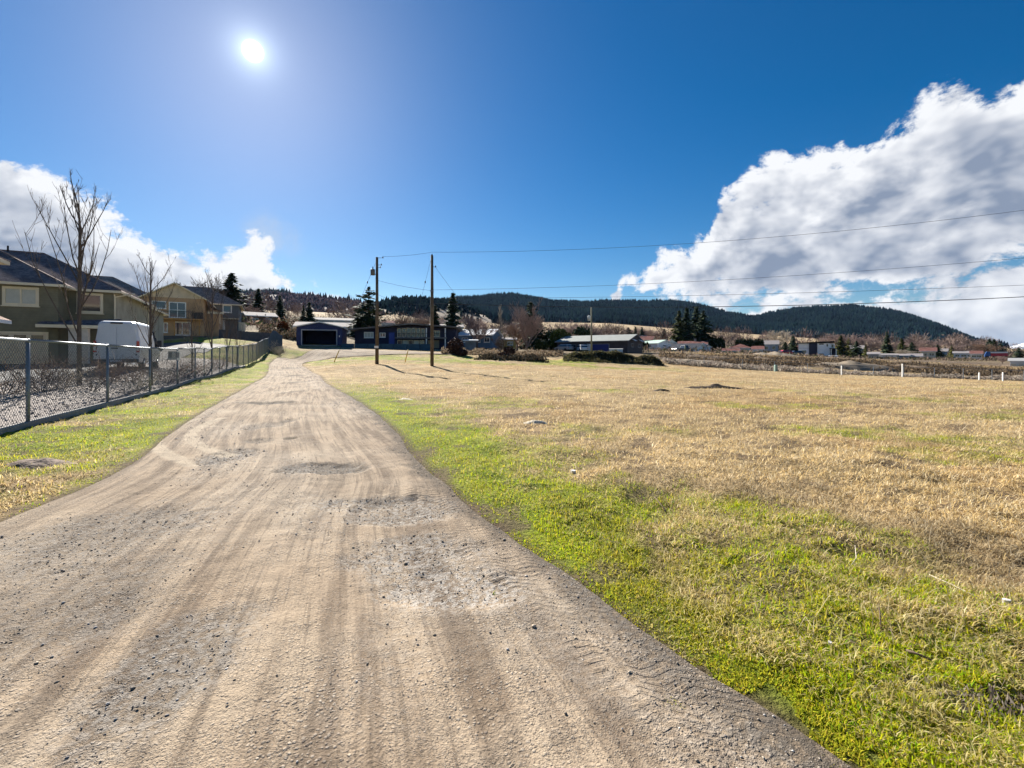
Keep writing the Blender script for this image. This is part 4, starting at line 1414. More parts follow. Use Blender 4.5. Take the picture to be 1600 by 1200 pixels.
mb = MB()
mb.loft([vsec(0.0, 1.96, 1.60, 2.60), vsec(0.05, 2.02, 1.66, 2.70), vsec(0.4, 2.05, 1.70, 2.76), vsec(3.6, 2.05, 1.70, 2.78), vsec(4.1, 2.04, 1.66, 2.70), vsec(4.35, 2.03, 1.62, 2.52),
         vsec(5.0, 2.02, 1.72, 1.62), vsec(5.1, 2.02, 1.75, 1.45), vsec(5.75, 1.96, 1.70, 1.20), vsec(5.92, 1.80, 1.60, 1.0)])
body = mb.build("body", VANW, van)
bv = body.modifiers.new("bevel", "BEVEL")
bv.width, bv.segments, bv.limit_method, bv.angle_limit = 0.025, 2, "ANGLE", R(30)
for sx, nm in ((-1, 1), (1, 1)):
    d_ = MB()
    xa, xb = (0.015, 0.90) if sx > 0 else (-0.90, -0.015)
    ta, tb = (0.015, 0.70) if sx > 0 else (-0.70, -0.015)
    d_.loft([[(xa, -0.028, 0.62), (xb, -0.028, 0.62), (xb, -0.028, 1.25), (tb, -0.028, 2.42), (ta, -0.028, 2.46)], [(xa, -0.001, 0.62), (xb, -0.001, 0.62), (xb, -0.001, 1.25), (tb, -0.001, 2.42), (ta, -0.001, 2.46)]])
    dr = d_.build("rear_door", VANW, van)
    w_ = MB()
    xo = 0.06 if sx > 0 else -0.06
    ins = lambda yy_: [((xa + 0.10 * (1 if xa > 0 else 1)), yy_, 1.42), (xb - 0.12 if xb > 0 else xb - 0.08, yy_, 1.42), (tb - 0.06, yy_, 2.22), (ta + 0.10, yy_, 2.24)]
    w_.loft([ins(-0.036), ins(-0.029)])
    w_.build("window_panel", VANW, dr)
    xh = 0.86 if sx > 0 else -0.86
    for zc in (0.8, 1.2):
        MB().box(xh - 0.03, xh + 0.03, -0.05, -0.0285, zc, zc + 0.1).build("hinge", PLASTIC, dr)
    l_ = MB()
    xl = 0.93 if sx > 0 else -0.93
    l_.loft([[(xl - 0.07, -0.05, 0.98), (xl + 0.07, -0.05, 0.98), (xl + 0.055, -0.05, 1.62), (xl - 0.055, -0.05, 1.62)], [(xl - 0.07, 0.04, 0.98), (xl + 0.07, 0.06, 0.98), (xl + 0.055, 0.06, 1.62), (xl - 0.055, 0.04, 1.62)]])
    tl = l_.build("tail_light", RED, van)
    l2 = MB().box(xl - 0.055, xl + 0.055, -0.058, -0.051, 1.08, 1.30)
    l2.build("reverse_lens", mat("clear_lens", (0.75, 0.7, 0.66), 0.2, 0.05, 4, spec=0.6), tl)
    mr = MB()
    xm = sx * 1.16
    mr.box(xm - 0.11, xm + 0.11, 4.35, 4.50, 1.35, 1.80)
    mr.box(sx * 1.0 - 0.06, sx * 1.0 + 0.06, 4.38, 4.46, 1.45, 1.55)
    mr.build("mirror", PLASTIC, van)
    for yw in (1.05, 4.75):
        wheel(van, sx * 0.90, yw, 0.36, 0.24, sx)
    sw = MB()
    q_ = [(sx * 1.035, 3.75, 1.32), (sx * 1.035, 4.75, 1.32), (sx * 0.99, 4.45, 1.95), (sx * 0.99, 3.75, 2.0)]
    sw.poly(q_ if sx > 0 else q_[::-1])
    sw.build("side_window", GLASS, van)
MB().box(-0.98, 0.98, -0.14, -0.03, 0.40, 0.60).build("bumper", PLASTIC, van)
MB().box(-0.26, 0.26, -0.155, -0.141, 0.44, 0.57).build("licence_plate", mat("plate", (0.5, 0.52, 0.58), 0.5), van)
MB().box(-0.24, 0.06, -0.055, -0.037, 1.18, 1.24).build("door_handle", PLASTIC, van)
MB().box(-0.26, 0.26, -0.06, 0.06, 2.58, 2.66).build("high_brake_light", PLASTIC, van)
mb = MB()
mb.poly([(-0.84, 4.46, 2.36), (0.84, 4.46, 2.36), (0.9, 5.03, 1.63), (-0.9, 5.03, 1.63)])
mb.build("windscreen", GLASS, van).location = (0, 0.03, 0.03)


# ================================================================ distant vehicles
def car(name, label, px, d, rz, paint, L=4.5, Wd=1.8, Ht=1.5, cat="car", pickup=False, zoff=0.0):
    x = (px - 800) / F * d
    rt = empty(name, (x, d, Hs(x, d) + zoff), rz)
    tag(rt, label, cat)
    hw = Wd / 2
    prof = [(-L / 2, 0.35), (-L / 2 - 0.02, 0.75), (-L / 2 + 0.1, 0.95), (L * 0.25, 0.95), (L * 0.44, 0.82), (L / 2, 0.6), (L / 2 - 0.03, 0.35)]
    mb = MB()
    mb.loft([[(a, sy * hw * k, b) for a, b in prof] for sy, k in ((-1, 0.94), (-1, 1.0), (1, 1.0), (1, 0.94))])
    o = mb.build("body", paint, rt)
    bv = o.modifiers.new("bevel", "BEVEL")
    bv.width, bv.segments = 0.06, 2
    c0, c1, c2, c3 = (-L * 0.02, L * 0.04, L * 0.22, L * 0.30) if pickup else (-L * 0.46, -L * 0.36, L * 0.10, L * 0.27)
    cab = MB()
    ring = lambda z, a, b, k: [(a, -hw * k, z), (b, -hw * k, z), (b, hw * k, z), (a, hw * k, z)]
    cab.loft([ring(0.94, c0, c3, 0.95), ring(Ht - 0.04, c1, c2, 0.78), ring(Ht, c1 + 0.1, c2 - 0.12, 0.72)])
    cb = cab.build("cabin", paint, rt)
    for sy in (-1, 1):
        g = MB()
        lo, hi = hw * 0.955, hw * 0.80
        q_ = [(c0 + 0.15, sy * lo, 1.0), (c3 - 0.12, sy * lo, 1.0), (c2 - 0.02, sy * hi, Ht - 0.1), (c1 + 0.06, sy * hi, Ht - 0.1)]
        g.poly(q_ if sy < 0 else q_[::-1])
        g.build("side_glass", GLASS, cb)
        for xx_ in (-L * 0.31, L * 0.31):
            t_ = MB()
            t_.lathe([(0.02, -0.11), (0.30, -0.11), (0.33, -0.07), (0.33, 0.07), (0.30, 0.11), (0.02, 0.11)], "x", (0, 0, 0), 14)
            wo = t_.build("wheel", BLACK, rt)
            wo.location = (xx_, sy * (hw - 0.09), 0.33)
            wo.rotation_euler = (0, 0, R(90))
    for xe, a0, a1 in ((1, c3, c2), (-1, c0, c1)):
        g = MB()
        q_ = [(a0 + xe * 0.012, -hw * 0.85, 1.0), (a0 + xe * 0.012, hw * 0.85, 1.0), (a1 + xe * 0.03, hw * 0.70, Ht - 0.1), (a1 + xe * 0.03, -hw * 0.70, Ht - 0.1)]
        g.poly(q_ if xe > 0 else q_[::-1])
        g.build("windscreen" if xe > 0 else "rear_window", GLASS, cb)
    for sy in (-1, 1):
        MB().box(-L / 2 - 0.035, -L / 2 + 0.02, sy * hw * 0.72 - 0.12, sy * hw * 0.72 + 0.12, 0.68, 0.82).build("tail_light", RED, rt)
        MB().box(L / 2 - 0.12, L / 2 + 0.01, sy * hw * 0.68 - 0.14, sy * hw * 0.68 + 0.14, 0.60, 0.72).build("headlight", WHITE, rt)
    return rt


SILV = mat("silver_paint", (0.32, 0.33, 0.35), 0.3, 0.05, 2, spec=0.6)
DKCAR = mat("dark_blue_paint", (0.03, 0.045, 0.07), 0.3, 0.05, 2, spec=0.6)
WHCAR = mat("white_car_paint", (0.65, 0.66, 0.68), 0.3, 0.05, 2, spec=0.6)
REDP = mat("red_paint", (0.42, 0.03, 0.05), 0.4, 0.1, 2)
BLUP = mat("blue_paint", (0.03, 0.10, 0.30), 0.4, 0.1, 2)

# ================================================================ trees
BARK = mat("grey_bark", (0.115, 0.090, 0.075), 0.9, 0.3, 6, 0.4, 40)
TWIG = mat("twigs_pinkish", (0.26, 0.185, 0.165), 0.9, 0.3, 0.4)
TWIGP = mat("twigs_pale", (0.40, 0.34, 0.27), 0.9, 0.3, 0.4)
TWIGB = mat("twigs_brown", (0.20, 0.125, 0.085), 0.9, 0.3, 0.4)
TWIGD = mat("twigs_dark", (0.085, 0.060, 0.050), 0.9, 0.3, 0.4)
NEEDLE = mat("needles", (0.03, 0.05, 0.03), 0.85, 0.2, 0.5, spec=0.12, attr="Col")


def bare_meshes(seed, n_main=6, levels=3, spread=0.6, kids=5, trunk_h=0.28, r0=0.035, sides=4, fork=True, rise=0.25, wig=0.10, lenf=0.5, shrink=0.56, twist=0.0, twig_min=0.0016):
    """unit-height leafless tree: trunk mesh and branch mesh"""
    rd_ = random.Random(seed)
    tr, cr = MB(), MB()

    def branch(p, d, ln, ra, lev):
        n_ = 4 if lev < levels else 2
        pts, rs = [p], [ra]
        for k in range(n_):
            d = (d + Vector((rd_.gauss(0, wig), rd_.gauss(0, wig), rd_.gauss(0, wig) + rise * 0.25))).normalized()
            p = p + d * ln / n_
            pts.append(p)
            rs.append(max(twig_min * 0.6, ra * (1 - 0.72 * (k + 1) / n_)))
        cr.tube(pts, rs, sides if lev <= 1 else 3, cap=False)
        if lev < levels:
            for c in range(kids + (1 if lev == 1 else 0)):
                f_ = rd_.uniform(0.25, 1.0)
                i_ = min(n_ - 1, int(f_ * n_))
                q_ = pts[i_].lerp(pts[i_ + 1], f_ * n_ - i_)
                a_ = rd_.uniform(0, 6.283)
                side = Vector((math.cos(a_), math.sin(a_), rd_.uniform(-0.15, 0.6)))
                nd = (d * rd_.uniform(0.6, 1.1) + side * rd_.uniform(0.45, 1.0) * (0.6 + spread)).normalized()
                branch(q_, nd, ln * shrink * rd_.uniform(0.6, 1.15), max(twig_min, rs[i_] * 0.55), lev + 1)

    top = trunk_h if fork else 0.97
    pts = [Vector((0, 0, -0.02)), Vector((rd_.gauss(0, 0.006), rd_.gauss(0, 0.006), top * 0.35)), Vector((rd_.gauss(0, 0.012), rd_.gauss(0, 0.012), top * 0.7)), Vector((rd_.gauss(0, 0.015), rd_.gauss(0, 0.015), top))]
    tr.tube(pts, [r0 * 1.25, r0, r0 * 0.85, r0 * (0.6 if fork else 0.10)], 8)
    for k in range(n_main):
        a_ = 6.283 * (k + rd_.uniform(-0.3, 0.3)) / n_main * (1 if fork else 2.4)
        if fork:
            q_ = pts[2].lerp(pts[3], rd_.uniform(0.3, 1.0))
            el_ = rd_.uniform(0.5, 1.25)
            ln = lenf * rd_.uniform(0.75, 1.1)
        else:
            f_ = trunk_h + (0.9 - trunk_h) * (k / n_main)
            j = min(2, int(f_ / 0.97 * 3))
            q_ = Vector((0, 0, 0)) + pts[j].lerp(pts[j + 1], f_ / 0.97 * 3 - j)
            el_ = rd_.uniform(0.75, 1.15)
            ln = lenf * (1.15 - f_) * rd_.uniform(0.8, 1.15)
        dd_ = Vector((math.cos(a_) * math.cos(el_) * (0.5 + spread), math.sin(a_) * math.cos(el_) * (0.5 + spread), math.sin(el_))).normalized()
        branch(q_, dd_, ln, r0 * (0.5 if fork else 0.42), 1)
    return tr.mesh("trunk", True), cr.mesh("branches", True)


def conifer_meshes(seed, width=0.25, whorls=30, per=11, droop=0.35, base=0.06, cols=((0.032, 0.052, 0.028), (0.052, 0.076, 0.034), (0.022, 0.038, 0.024)), taper=0.9, clump=5, ragged=0.25):
    rr = np.random.default_rng(seed)
    tr = MB()
    tr.tube([(0, 0, -0.03), (0, 0, 0.3), (0, 0, 0.98)], [0.018, 0.013, 0.002], 7)
    V, Fc, C = [], [], []
    for wi in range(whorls):
        t0 = wi / (whorls - 1)
        z = base + (1 - base) * (t0 ** 0.93) * 0.985
        rad = width * ((1 - t0) ** taper + 0.03) * (0.80 + 0.2 * min(1, t0 * 8))
        for b in range(max(3, int(per * (1 - t0 * 0.5)))):
            an = rr.uniform(0, 6.283)
            ln = rad * rr.uniform(1 - ragged * 1.6, 1 + ragged)
            dz_ = -droop * ln * rr.uniform(0.3, 1.3)
            zz = z + rr.normal(0, 0.010)
            colr = np.array(cols[rr.integers(0, len(cols))]) * rr.uniform(0.7, 1.4)
            for c in range(clump):
                f_ = (c + rr.uniform(0.2, 1.0)) / clump
                px_, py_ = math.cos(an) * ln * f_, math.sin(an) * ln * f_
                pz = zz + dz_ * f_ * f_
                s = (0.034 + 0.040 * (1 - t0)) * rr.uniform(0.6, 1.3) * (1.15 - 0.45 * f_) * (width / 0.19) ** 0.5
                a2 = an + rr.normal(0, 0.7)
                hd = np.array([math.cos(a2), math.sin(a2), rr.uniform(-0.55, 0.15)])
                sd = np.array([-math.sin(a2), math.cos(a2), rr.normal(0, 0.35)])
                p = np.array([px_, py_, pz])
                o = len(V)
                V.extend([p - hd * s * 0.5, p + sd * s * 0.55 - np.array([0, 0, s * 0.22]), p + hd * s * 1.05, p - sd * s * 0.55 - np.array([0, 0, s * 0.22])])
                Fc.extend([(o, o + 1, o + 2), (o, o + 2, o + 3)])
                C.extend([colr * rr.uniform(0.85, 1.2)] * 4)
    return tr.mesh("trunk", True), np_mesh("crown", np.array(V), np.array(Fc), np.array(C))


def bush_mesh(seed, n=1500, cols=((0.05, 0.07, 0.02),), shape=(1, 1, 1), s0=0.07, flat=0.15):
    rr = np.random.default_rng(seed)
    u = rr.normal(0, 1, (n, 3))
    u /= np.linalg.norm(u, axis=1)[:, None]
    lob = 0.72 + 0.5 * fbm(np.arctan2(u[:, 1], u[:, 0]) * 1.4 + 5, u[:, 2] * 2.2 + seed, seed, 3)
    rad = (rr.uniform(0.25, 1, n) ** 0.45) * lob
    p = u * rad[:, None] * 0.5 * np.array(shape)
    p[:, 2] = np.maximum(p[:, 2] + 0.5 * shape[2] * 0.92, 0.02)
    d1 = rr.normal(0, 1, (n, 3))
    d1 /= np.linalg.norm(d1, axis=1)[:, None]
    d2 = np.cross(d1, rr.normal(0, 1, (n, 3)))
    d2 /= np.linalg.norm(d2, axis=1)[:, None]
    s = (s0 * rr.uniform(0.5, 1.3, n))[:, None]
    V = np.stack([p - d1 * s, p + d2 * s * 0.6, p + d1 * s, p - d2 * s * 0.6], 1).reshape(-1, 3)
    o = np.arange(n)[:, None] * 4
    Fc = np.concatenate([o + [[0, 1, 2]], o + [[0, 2, 3]]])
    c = np.array(cols)[rr.integers(0, len(cols), n)] * rr.uniform(0.6, 1.4, (n, 1))
    return np_mesh("foliage", V, Fc, np.repeat(c, 4, 0))


CON = [conifer_meshes(1), conifer_meshes(2, 0.30, 28, 12, 0.45), conifer_meshes(3, 0.38, 26, 13, 0.25, 0.05, taper=0.75, ragged=0.32), conifer_meshes(4, 0.20, 30, 10, 0.5)]
CONG = [conifer_meshes(5, 0.32, 26, 12, 0.3, 0.02, ((0.075, 0.080, 0.018), (0.055, 0.065, 0.018), (0.030, 0.042, 0.016))), conifer_meshes(6, 0.36, 18, 10, 0.15, 0.02, ((0.10, 0.105, 0.02), (0.065, 0.075, 0.02)), taper=0.6)]
CONP = [conifer_meshes(7, 0.28, 15, 7, -0.15, 0.30, taper=0.55, clump=6, ragged=0.45)]
BARE = [bare_meshes(11, 7, 4, 0.7, 6, 0.26, 0.026, twig_min=0.0034), bare_meshes(12, 8, 4, 0.9, 6, 0.22, 0.030, twig_min=0.0034), bare_meshes(13, 11, 4, 0.40, 5, 0.12, 0.020, rise=0.8, lenf=0.72, twig_min=0.0030)]
POPL = bare_meshes(14, 26, 2, 0.12, 10, 0.12, 0.02, fork=False, rise=1.2, lenf=0.30)
YOUNG = [bare_meshes(15, 17, 3, 0.26, 4, 0.20, 0.0085, 5, False, 0.9, 0.07, 0.54, 0.34, twig_min=0.0010), bare_meshes(18, 15, 3, 0.30, 4, 0.20, 0.0085, 5, False, 0.9, 0.07, 0.54, 0.34, twig_min=0.0010)]
SHRUB = [bare_meshes(16, 22, 2, 1.0, 5, 0.03, 0.012, 3, True, 0.5, 0.12, 0.85, 0.5, twig_min=0.004), bare_meshes(17, 26, 2, 0.8, 5, 0.03, 0.011, 3, True, 0.6, 0.12, 0.85, 0.5, twig_min=0.004)]
HEDGE = [bush_mesh(s, 900, ((0.020, 0.032, 0.016), (0.032, 0.045, 0.018)), (0.30, 0.30, 1.0), 0.045) for s in (31, 32)]
ROUND = [bush_mesh(s, 1300, c) for s, c in ((33, ((0.06, 0.075, 0.018), (0.09, 0.10, 0.02))), (34, ((0.03, 0.045, 0.018), (0.05, 0.06, 0.02))), (35, ((0.22, 0.07, 0.015), (0.15, 0.05, 0.02))), (36, ((0.055, 0.03, 0.028), (0.09, 0.045, 0.035))))]


def plant(kind, meshes, mats, name, label, px, top_py, d, wide=1.0, cat="tree", group=None, seed=0, sink=0.1, base_py=None):
    """one tree with its own trunk and crown, standing on the ground at distance d and reaching up to top_py"""
    x = (px - 800) / F * d
    z0 = Hs(x, d) - sink
    if base_py is not None:
        z0 = min(z0, CH + (HY - base_py) / F * d)
    h = CH + (HY - top_py) / F * d - z0
    if h < 0.4:
        print("LOW", label, h)
        h = 0.5
    root = empty(name, (x, d, z0), random.Random(seed + int(px)).uniform(0, 6.28))
    tag(root, label, cat, group)
    names = {"tree": ("trunk", "crown"), "bare": ("trunk", "branches")}[kind]
    for me_, nm, m_ in zip(meshes, names, mats):
        if not me_.materials:
            me_.materials.append(m_)
        o = bpy.data.objects.new(nm, me_)
        COL.objects.link(o)
        o.parent = root
        o.scale = (h * wide, h * wide, h)
        o.material_slots[0].link = "OBJECT"
        o.material_slots[0].material = m_
    return root


def conifer(label, px, top, d, v=0, wide=1.0, src=None, group=None, name="conifer"):
    return plant("tree", (src or CON)[v], (BARK, NEEDLE), name, label, px, top, d, wide, group=group)


def bare(label, px, top, d, v=0, wide=1.0, m_=None, group=None, name="bare_tree", src=None, cat="tree"):
    return plant("bare", (src or BARE)[v], (BARK, m_ or TWIG), name, label, px, top, d, wide, group=group, cat=cat)


def bush(label, px, top, d, v=0, wide=1.0, src=None, name="shrub", cat="shrub", group=None):
    x = (px - 800) / F * d
    z0 = Hs(x, d) - 0.05
    h = max(0.4, CH + (HY - top) / F * d - z0)
    me_ = (src or ROUND)[v]
    o = link(name, me_, NEEDLE)
    o.location, o.scale = (x, d, z0), (h * wide, h * wide, h)
    o.rotation_euler = (0, 0, px * 0.7)
    return tag(o, label, cat, group)


# young trees in the planted strip
G_Y = "young bare trees in the planted strip behind the fence"
plant("bare", YOUNG[0], (BARK, BARK), "young_tree", "tallest young bare tree, rising in front of the olive house", 124, 288, 17, 1.0, group=G_Y, seed=2)
plant("bare", YOUNG[1], (BARK, BARK), "young_tree", "young bare tree standing in front of the white van's right side", 237, 404, 20.6, 1.0, group=G_Y, seed=5)
plant("bare", YOUNG[0], (BARK, BARK), "young_tree", "slim young bare tree in front of the tan house's gable", 331, 427, 33, 0.9, group=G_Y, seed=9)
plant("bare", YOUNG[1], (BARK, BARK), "young_tree", "small bare sapling behind the fence below the tan house balcony", 300, 478, 29, 1.0, group=G_Y, seed=4)
plant("bare", YOUNG[0], (BARK, BARK), "young_tree", "bare sapling at the fence just right of the tan house", 355, 487, 36, 1.0, group=G_Y, seed=3)
plant("bare", YOUNG[1], (BARK, BARK), "young_tree", "last bare sapling along the fence before the board fence", 370, 492, 40, 1.0, group=G_Y, seed=8)
G_S = "bare twiggy shrubs in the gravel bed"
for k, (px, top, d, w_, m_, lb) in enumerate([
        (8, 553, 13.2, 1.2, TWIGB, "large reddish bare shrub at the left edge behind the fence"),
        (64, 570, 14.2, 1.3, TWIGD, "low dark twiggy shrub right of the first fence post"),
        (100, 574, 15.2, 1.2, TWIGP, "pale twiggy shrub left of the tall young tree's trunk"),
        (86, 556, 18.5, 1.3, TWIGB, "brown bare shrub behind the others, near the garage door"),
        (143, 576, 16.0, 1.2, TWIGD, "small dark shrub just right of the tall young tree's trunk"),
        (172, 560, 18.6, 1.3, TWIGB, "bare shrub in front of the van's left tail light"),
        (203, 560, 20.0, 1.4, TWIGB, "dense bare shrub below the van's right tail light"),
        (212, 590, 16.8, 1.0, TWIGP, "pale bronze shrub against the fence left of its third post"),
        (262, 562, 22.5, 1.3, TWIG, "pinkish bare shrub right of the van, behind the fence"),
        (292, 566, 26.0, 1.3, TWIG, "pinkish bare shrub behind the fence below the notice sign"),
        (318, 562, 29.5, 1.3, TWIGB, "brown shrub behind the fence beneath the tan house"),
        (345, 560, 34.0, 1.3, TWIG, "last low pinkish shrub behind the fence, lying toward the privacy fence")]):
    plant("bare", SHRUB[k % 2], (BARK, m_), "bare_shrub", lb, px, top - 9, d, w_, "shrub", G_S, seed=k)
for k, (px, top, d, lb) in enumerate([(430, 533, 57, "pale dead bush on the verge at the end of the chain link fence"), (437, 538, 54, "low straw-coloured bush on the verge left of the garage")]):
    plant("bare", SHRUB[k], (BARK, TWIGP), "dead_bush", lb, px, top, d, 1.3, "shrub", seed=k)

# conifers
conifer("broad dark spruce towering behind the slate house", 362, 426, 118, 2, 1.15)
conifer("dark spruce second from left below the bluff skyline", 404, 451, 135, 1, 1.1)
conifer("dark spruce standing above the grey-roofed house left of the garage", 437, 461, 140, 1, 1.0)
conifer("left of two small dark spruces behind the garage roof", 474, 477, 120, 0, 1.0)
conifer("right of two small dark spruces behind the garage roof", 483, 472, 118, 1, 1.1)
conifer("tall open-branched pine just left of the first utility pole", 576, 448, 92, 0, 1.15, CONP, name="pine")
conifer("bushy dark conifer at the foot of the open-branched pine", 562, 482, 95, 2, 1.2)
conifer("second dark conifer between the pine and the first utility pole", 585, 484, 96, 1, 1.2)
conifer("tall dark spruce right of the second utility pole", 708, 458, 98, 1, 1.0)
conifer("slim dark spruce hidden behind the second utility pole", 680, 476, 120, 3, 1.1)
conifer("dark conifer top showing above the big bare tree", 829, 471, 112, 2, 1.0)
conifer("leftmost, yellow-green tree of the tall conifer group by white houses", 1061, 486, 150, 0, 1.0, CONG)
conifer("second tree of the tall conifer group by white houses", 1073, 481, 152, 1, 1.0)
conifer("third and tallest tree of the conifer group by white houses", 1088, 479, 156, 1, 1.0)
conifer("rightmost tree of the tall conifer group by white houses", 1099, 485, 150, 2, 0.9)
for k, (px, top, lb) in enumerate([(964, 515, "first small conifer of the row behind the brown-roofed house"), (972, 517, "second small conifer of the row behind the brown-roofed house"),
                                   (982, 512, "third small conifer of the row behind the brown-roofed house"), (993, 510, "fourth small conifer of the row behind the brown-roofed house"),
                                   (1003, 511, "last small conifer of the row behind the brown-roofed house"), (1038, 514, "lone small conifer between the pink trees and the tall group")]):
    conifer(lb, px, top, 205, k % 4, 1.4)
conifer("dark pine left of the white modern house", 1239, 524, 175, 2, 1.0)
conifer("low dark conifer leaning on the bank left of the modern house", 1227, 534, 165, 2, 1.3)
conifer("olive conifer touching the right side of the modern house", 1314, 524, 160, 0, 1.3, CONG)
conifer("second olive conifer right of the modern house", 1326, 529, 162, 1, 0.9, CONG)
conifer("dark conifer third to the right of the modern house", 1338, 532, 165, 2, 1.1)
conifer("round yellow-green evergreen right of the modern house", 1352, 539, 150, 1, 0.8, CONG)
conifer("pointed spruce right of the yellow-green evergreen", 1386, 519, 170, 0, 1.1)
conifer("bushy olive conifer by the parked trailers", 1409, 529, 180, 0, 1.3, CONG)
conifer("dark conifer right of the bushy olive conifer", 1425, 534, 180, 2, 1.1)
conifer("dark conifer below the rounded pink tree", 1465, 538, 175, 2, 1.2)
conifer("olive conifer right of the rounded pink tree", 1487, 539, 175, 1, 0.8, CONG)
conifer("left of the dark conifers at the foot of the ridge's right end", 1546, 529, 260, 2, 1.2)
conifer("middle dark conifer at the foot of the ridge's right end", 1553, 530, 250, 1, 1.6)
conifer("right dark conifer at the foot of the ridge's right end", 1563, 537, 255, 2, 1.5)
conifer("dark conifer near the right frame edge above the cream house", 1592, 543, 150, 2, 1.1)

# leafless trees
bare("big bare tree right of the tall dark spruce, in front of the white roof", 745, 481, 92, 1, 1.0, TWIG)
bare("slim bare poplar against the dark ridge", 782, 474, 230, 0, 0.9, TWIGP, name="poplar", src=[POPL])
bare("huge many-stemmed bare tree at the field's far edge", 824, 486, 84, 2, 1.05, TWIG)
bare("brown bare tree crowding the left side of the many-stemmed tree", 808, 492, 88, 1, 0.8, TWIGB)
bare("small dark bare tree standing on the bank before the yellow house", 782, 519, 66, 0, 0.8, TWIGD)
for px, top, d, v, w_, m_, lb in [(884, 498, 150, 0, 1.1, TWIG, "left of three pinkish bare trees above the charcoal house"), (905, 493, 155, 1, 1.0, TWIG, "middle of three pinkish bare trees above the charcoal house"),
                                  (921, 503, 150, 0, 1.2, TWIG, "right of three pinkish bare trees above the charcoal house"), (889, 514, 125, 1, 1.2, TWIGB, "rust-brown bare tree behind the charcoal house roof"),
                                  (997, 507, 230, 0, 1.2, TWIG, "left pink bare tree before the tan hayfield"), (1017, 508, 225, 1, 1.2, TWIG, "right pink bare tree before the tan hayfield"),
                                  (1025, 516, 190, 0, 1.3, TWIGB, "rusty bare tree above the small white house"), (1216, 506, 215, 1, 1.1, TWIGP, "pale spreading bare tree against the ridge's dip"),
                                  (1319, 511, 200, 1, 1.2, TWIG, "largest pink bare tree above the modern house"), (1297, 518, 205, 0, 1.1, TWIG, "pink bare tree left of the largest, over the modern roof"),
                                  (1352, 519, 195, 1, 1.2, TWIG, "pink bare tree right of the largest"), (1448, 523, 200, 1, 1.2, TWIG, "rounded pink bare tree between dark conifers"),
                                  (1400, 529, 205, 0, 1.2, TWIG, "small pink tree behind the bushy olive conifer"), (1500, 534, 215, 0, 1.4, TWIG, "low pink tree at the foot of the ridge's right slope"),
                                  (1537, 530, 200, 1, 1.2, TWIGB, "brown bare tree left of the dark conifers at far right"), (690, 486, 140, 0, 1.0, TWIG, "pinkish bare tree behind the blue house right of the second pole"),
                                  (660, 487, 135, 1, 1.0, TWIGB, "brown bare tree behind the blue house roof"), (632, 490, 140, 0, 1.0, TWIGB, "dark brown bare tree above the blue house ridge"),
                                  (322, 428, 112, 0, 1.0, TWIGD, "dark bare tree rising behind the slate house roof"), (392, 470, 120, 1, 1.0, TWIG, "pink-grey bare tree between the left spruces"),
                                  (418, 493, 100, 1, 1.0, TWIG, "bare tree below the dark spruces left of the garage"), (1410, 541, 150, 1, 1.2, TWIGP, "small pale bare tree by the parked trailers"),
                                  (148, 424, 75, 0, 1.0, TWIGD, "bare crown peeking over the olive house roof"), (1175, 527, 210, 0, 1.1, TWIG, "faint bare tree behind the clipped hedge"),
                                  (1566, 552, 120, 1, 1.2, TWIG, "pinkish bare tree beside the red trailer")]:
    bare(lb, px, top, d, v, w_, m_)

# hedges and shrubs
G_H = "clipped columnar cedars in hedge rows"
ORD = ["first", "second", "third", "fourth", "fifth", "sixth", "seventh", "eighth", "ninth", "tenth", "eleventh", "twelfth"]
for k in range(6):
    bush(ORD[k] + " cedar from the left in the short hedge right of the white houses", 1113 + k * 3.4, 524 + (k * 7 % 4), 148, k % 2, 1.0, HEDGE, "cedar", "shrub", G_H)
for k in range(12):
    bush(ORD[k] + " cedar from the left in the long dark hedge left of the modern house", 1152 + k * 3.5, 527 + (k * 5 % 3), 172, k % 2, 1.0, HEDGE, "cedar", "shrub", "cedars of the long dark hedge")
for k in range(5):
    bush(ORD[k] + " clipped cedar from the left before the mint-roofed white house", 998 + k * 3.4, 533 + (k % 2), 128, k % 2, 1.15, HEDGE, "cedar", "shrub", "cedars before the small white house")
bush("rust-orange rounded shrub left of the garage", 442, 501, 84, 2, 1.0)
bush("dark red-brown bush right of the second utility pole", 712, 527, 62, 3, 0.95)
bush("dark evergreen shrub behind the charcoal house's left end", 862, 513, 112, 1, 0.95)
bush("yellow-tipped evergreen shrub above the parked silver car", 876, 511, 108, 0, 0.95)
bush("low green shrub beneath the many-stemmed bare tree", 845, 530, 84, 1, 1.2)
bush("dark shrub below the slim dark bare tree", 795, 540, 66, 3, 1.1)
bush("dark green evergreen behind the three pinkish trees", 908, 508, 140, 1, 0.9)
bush("low rounded dark shrub left of the red-brown bush", 722, 545, 60, 3, 1.5)
bush("brown bush at the field edge below the poplar", 788, 549, 57, 3, 1.6)
bush("dark evergreen bush by the brown-roofed house", 976, 530, 132, 1, 0.9)

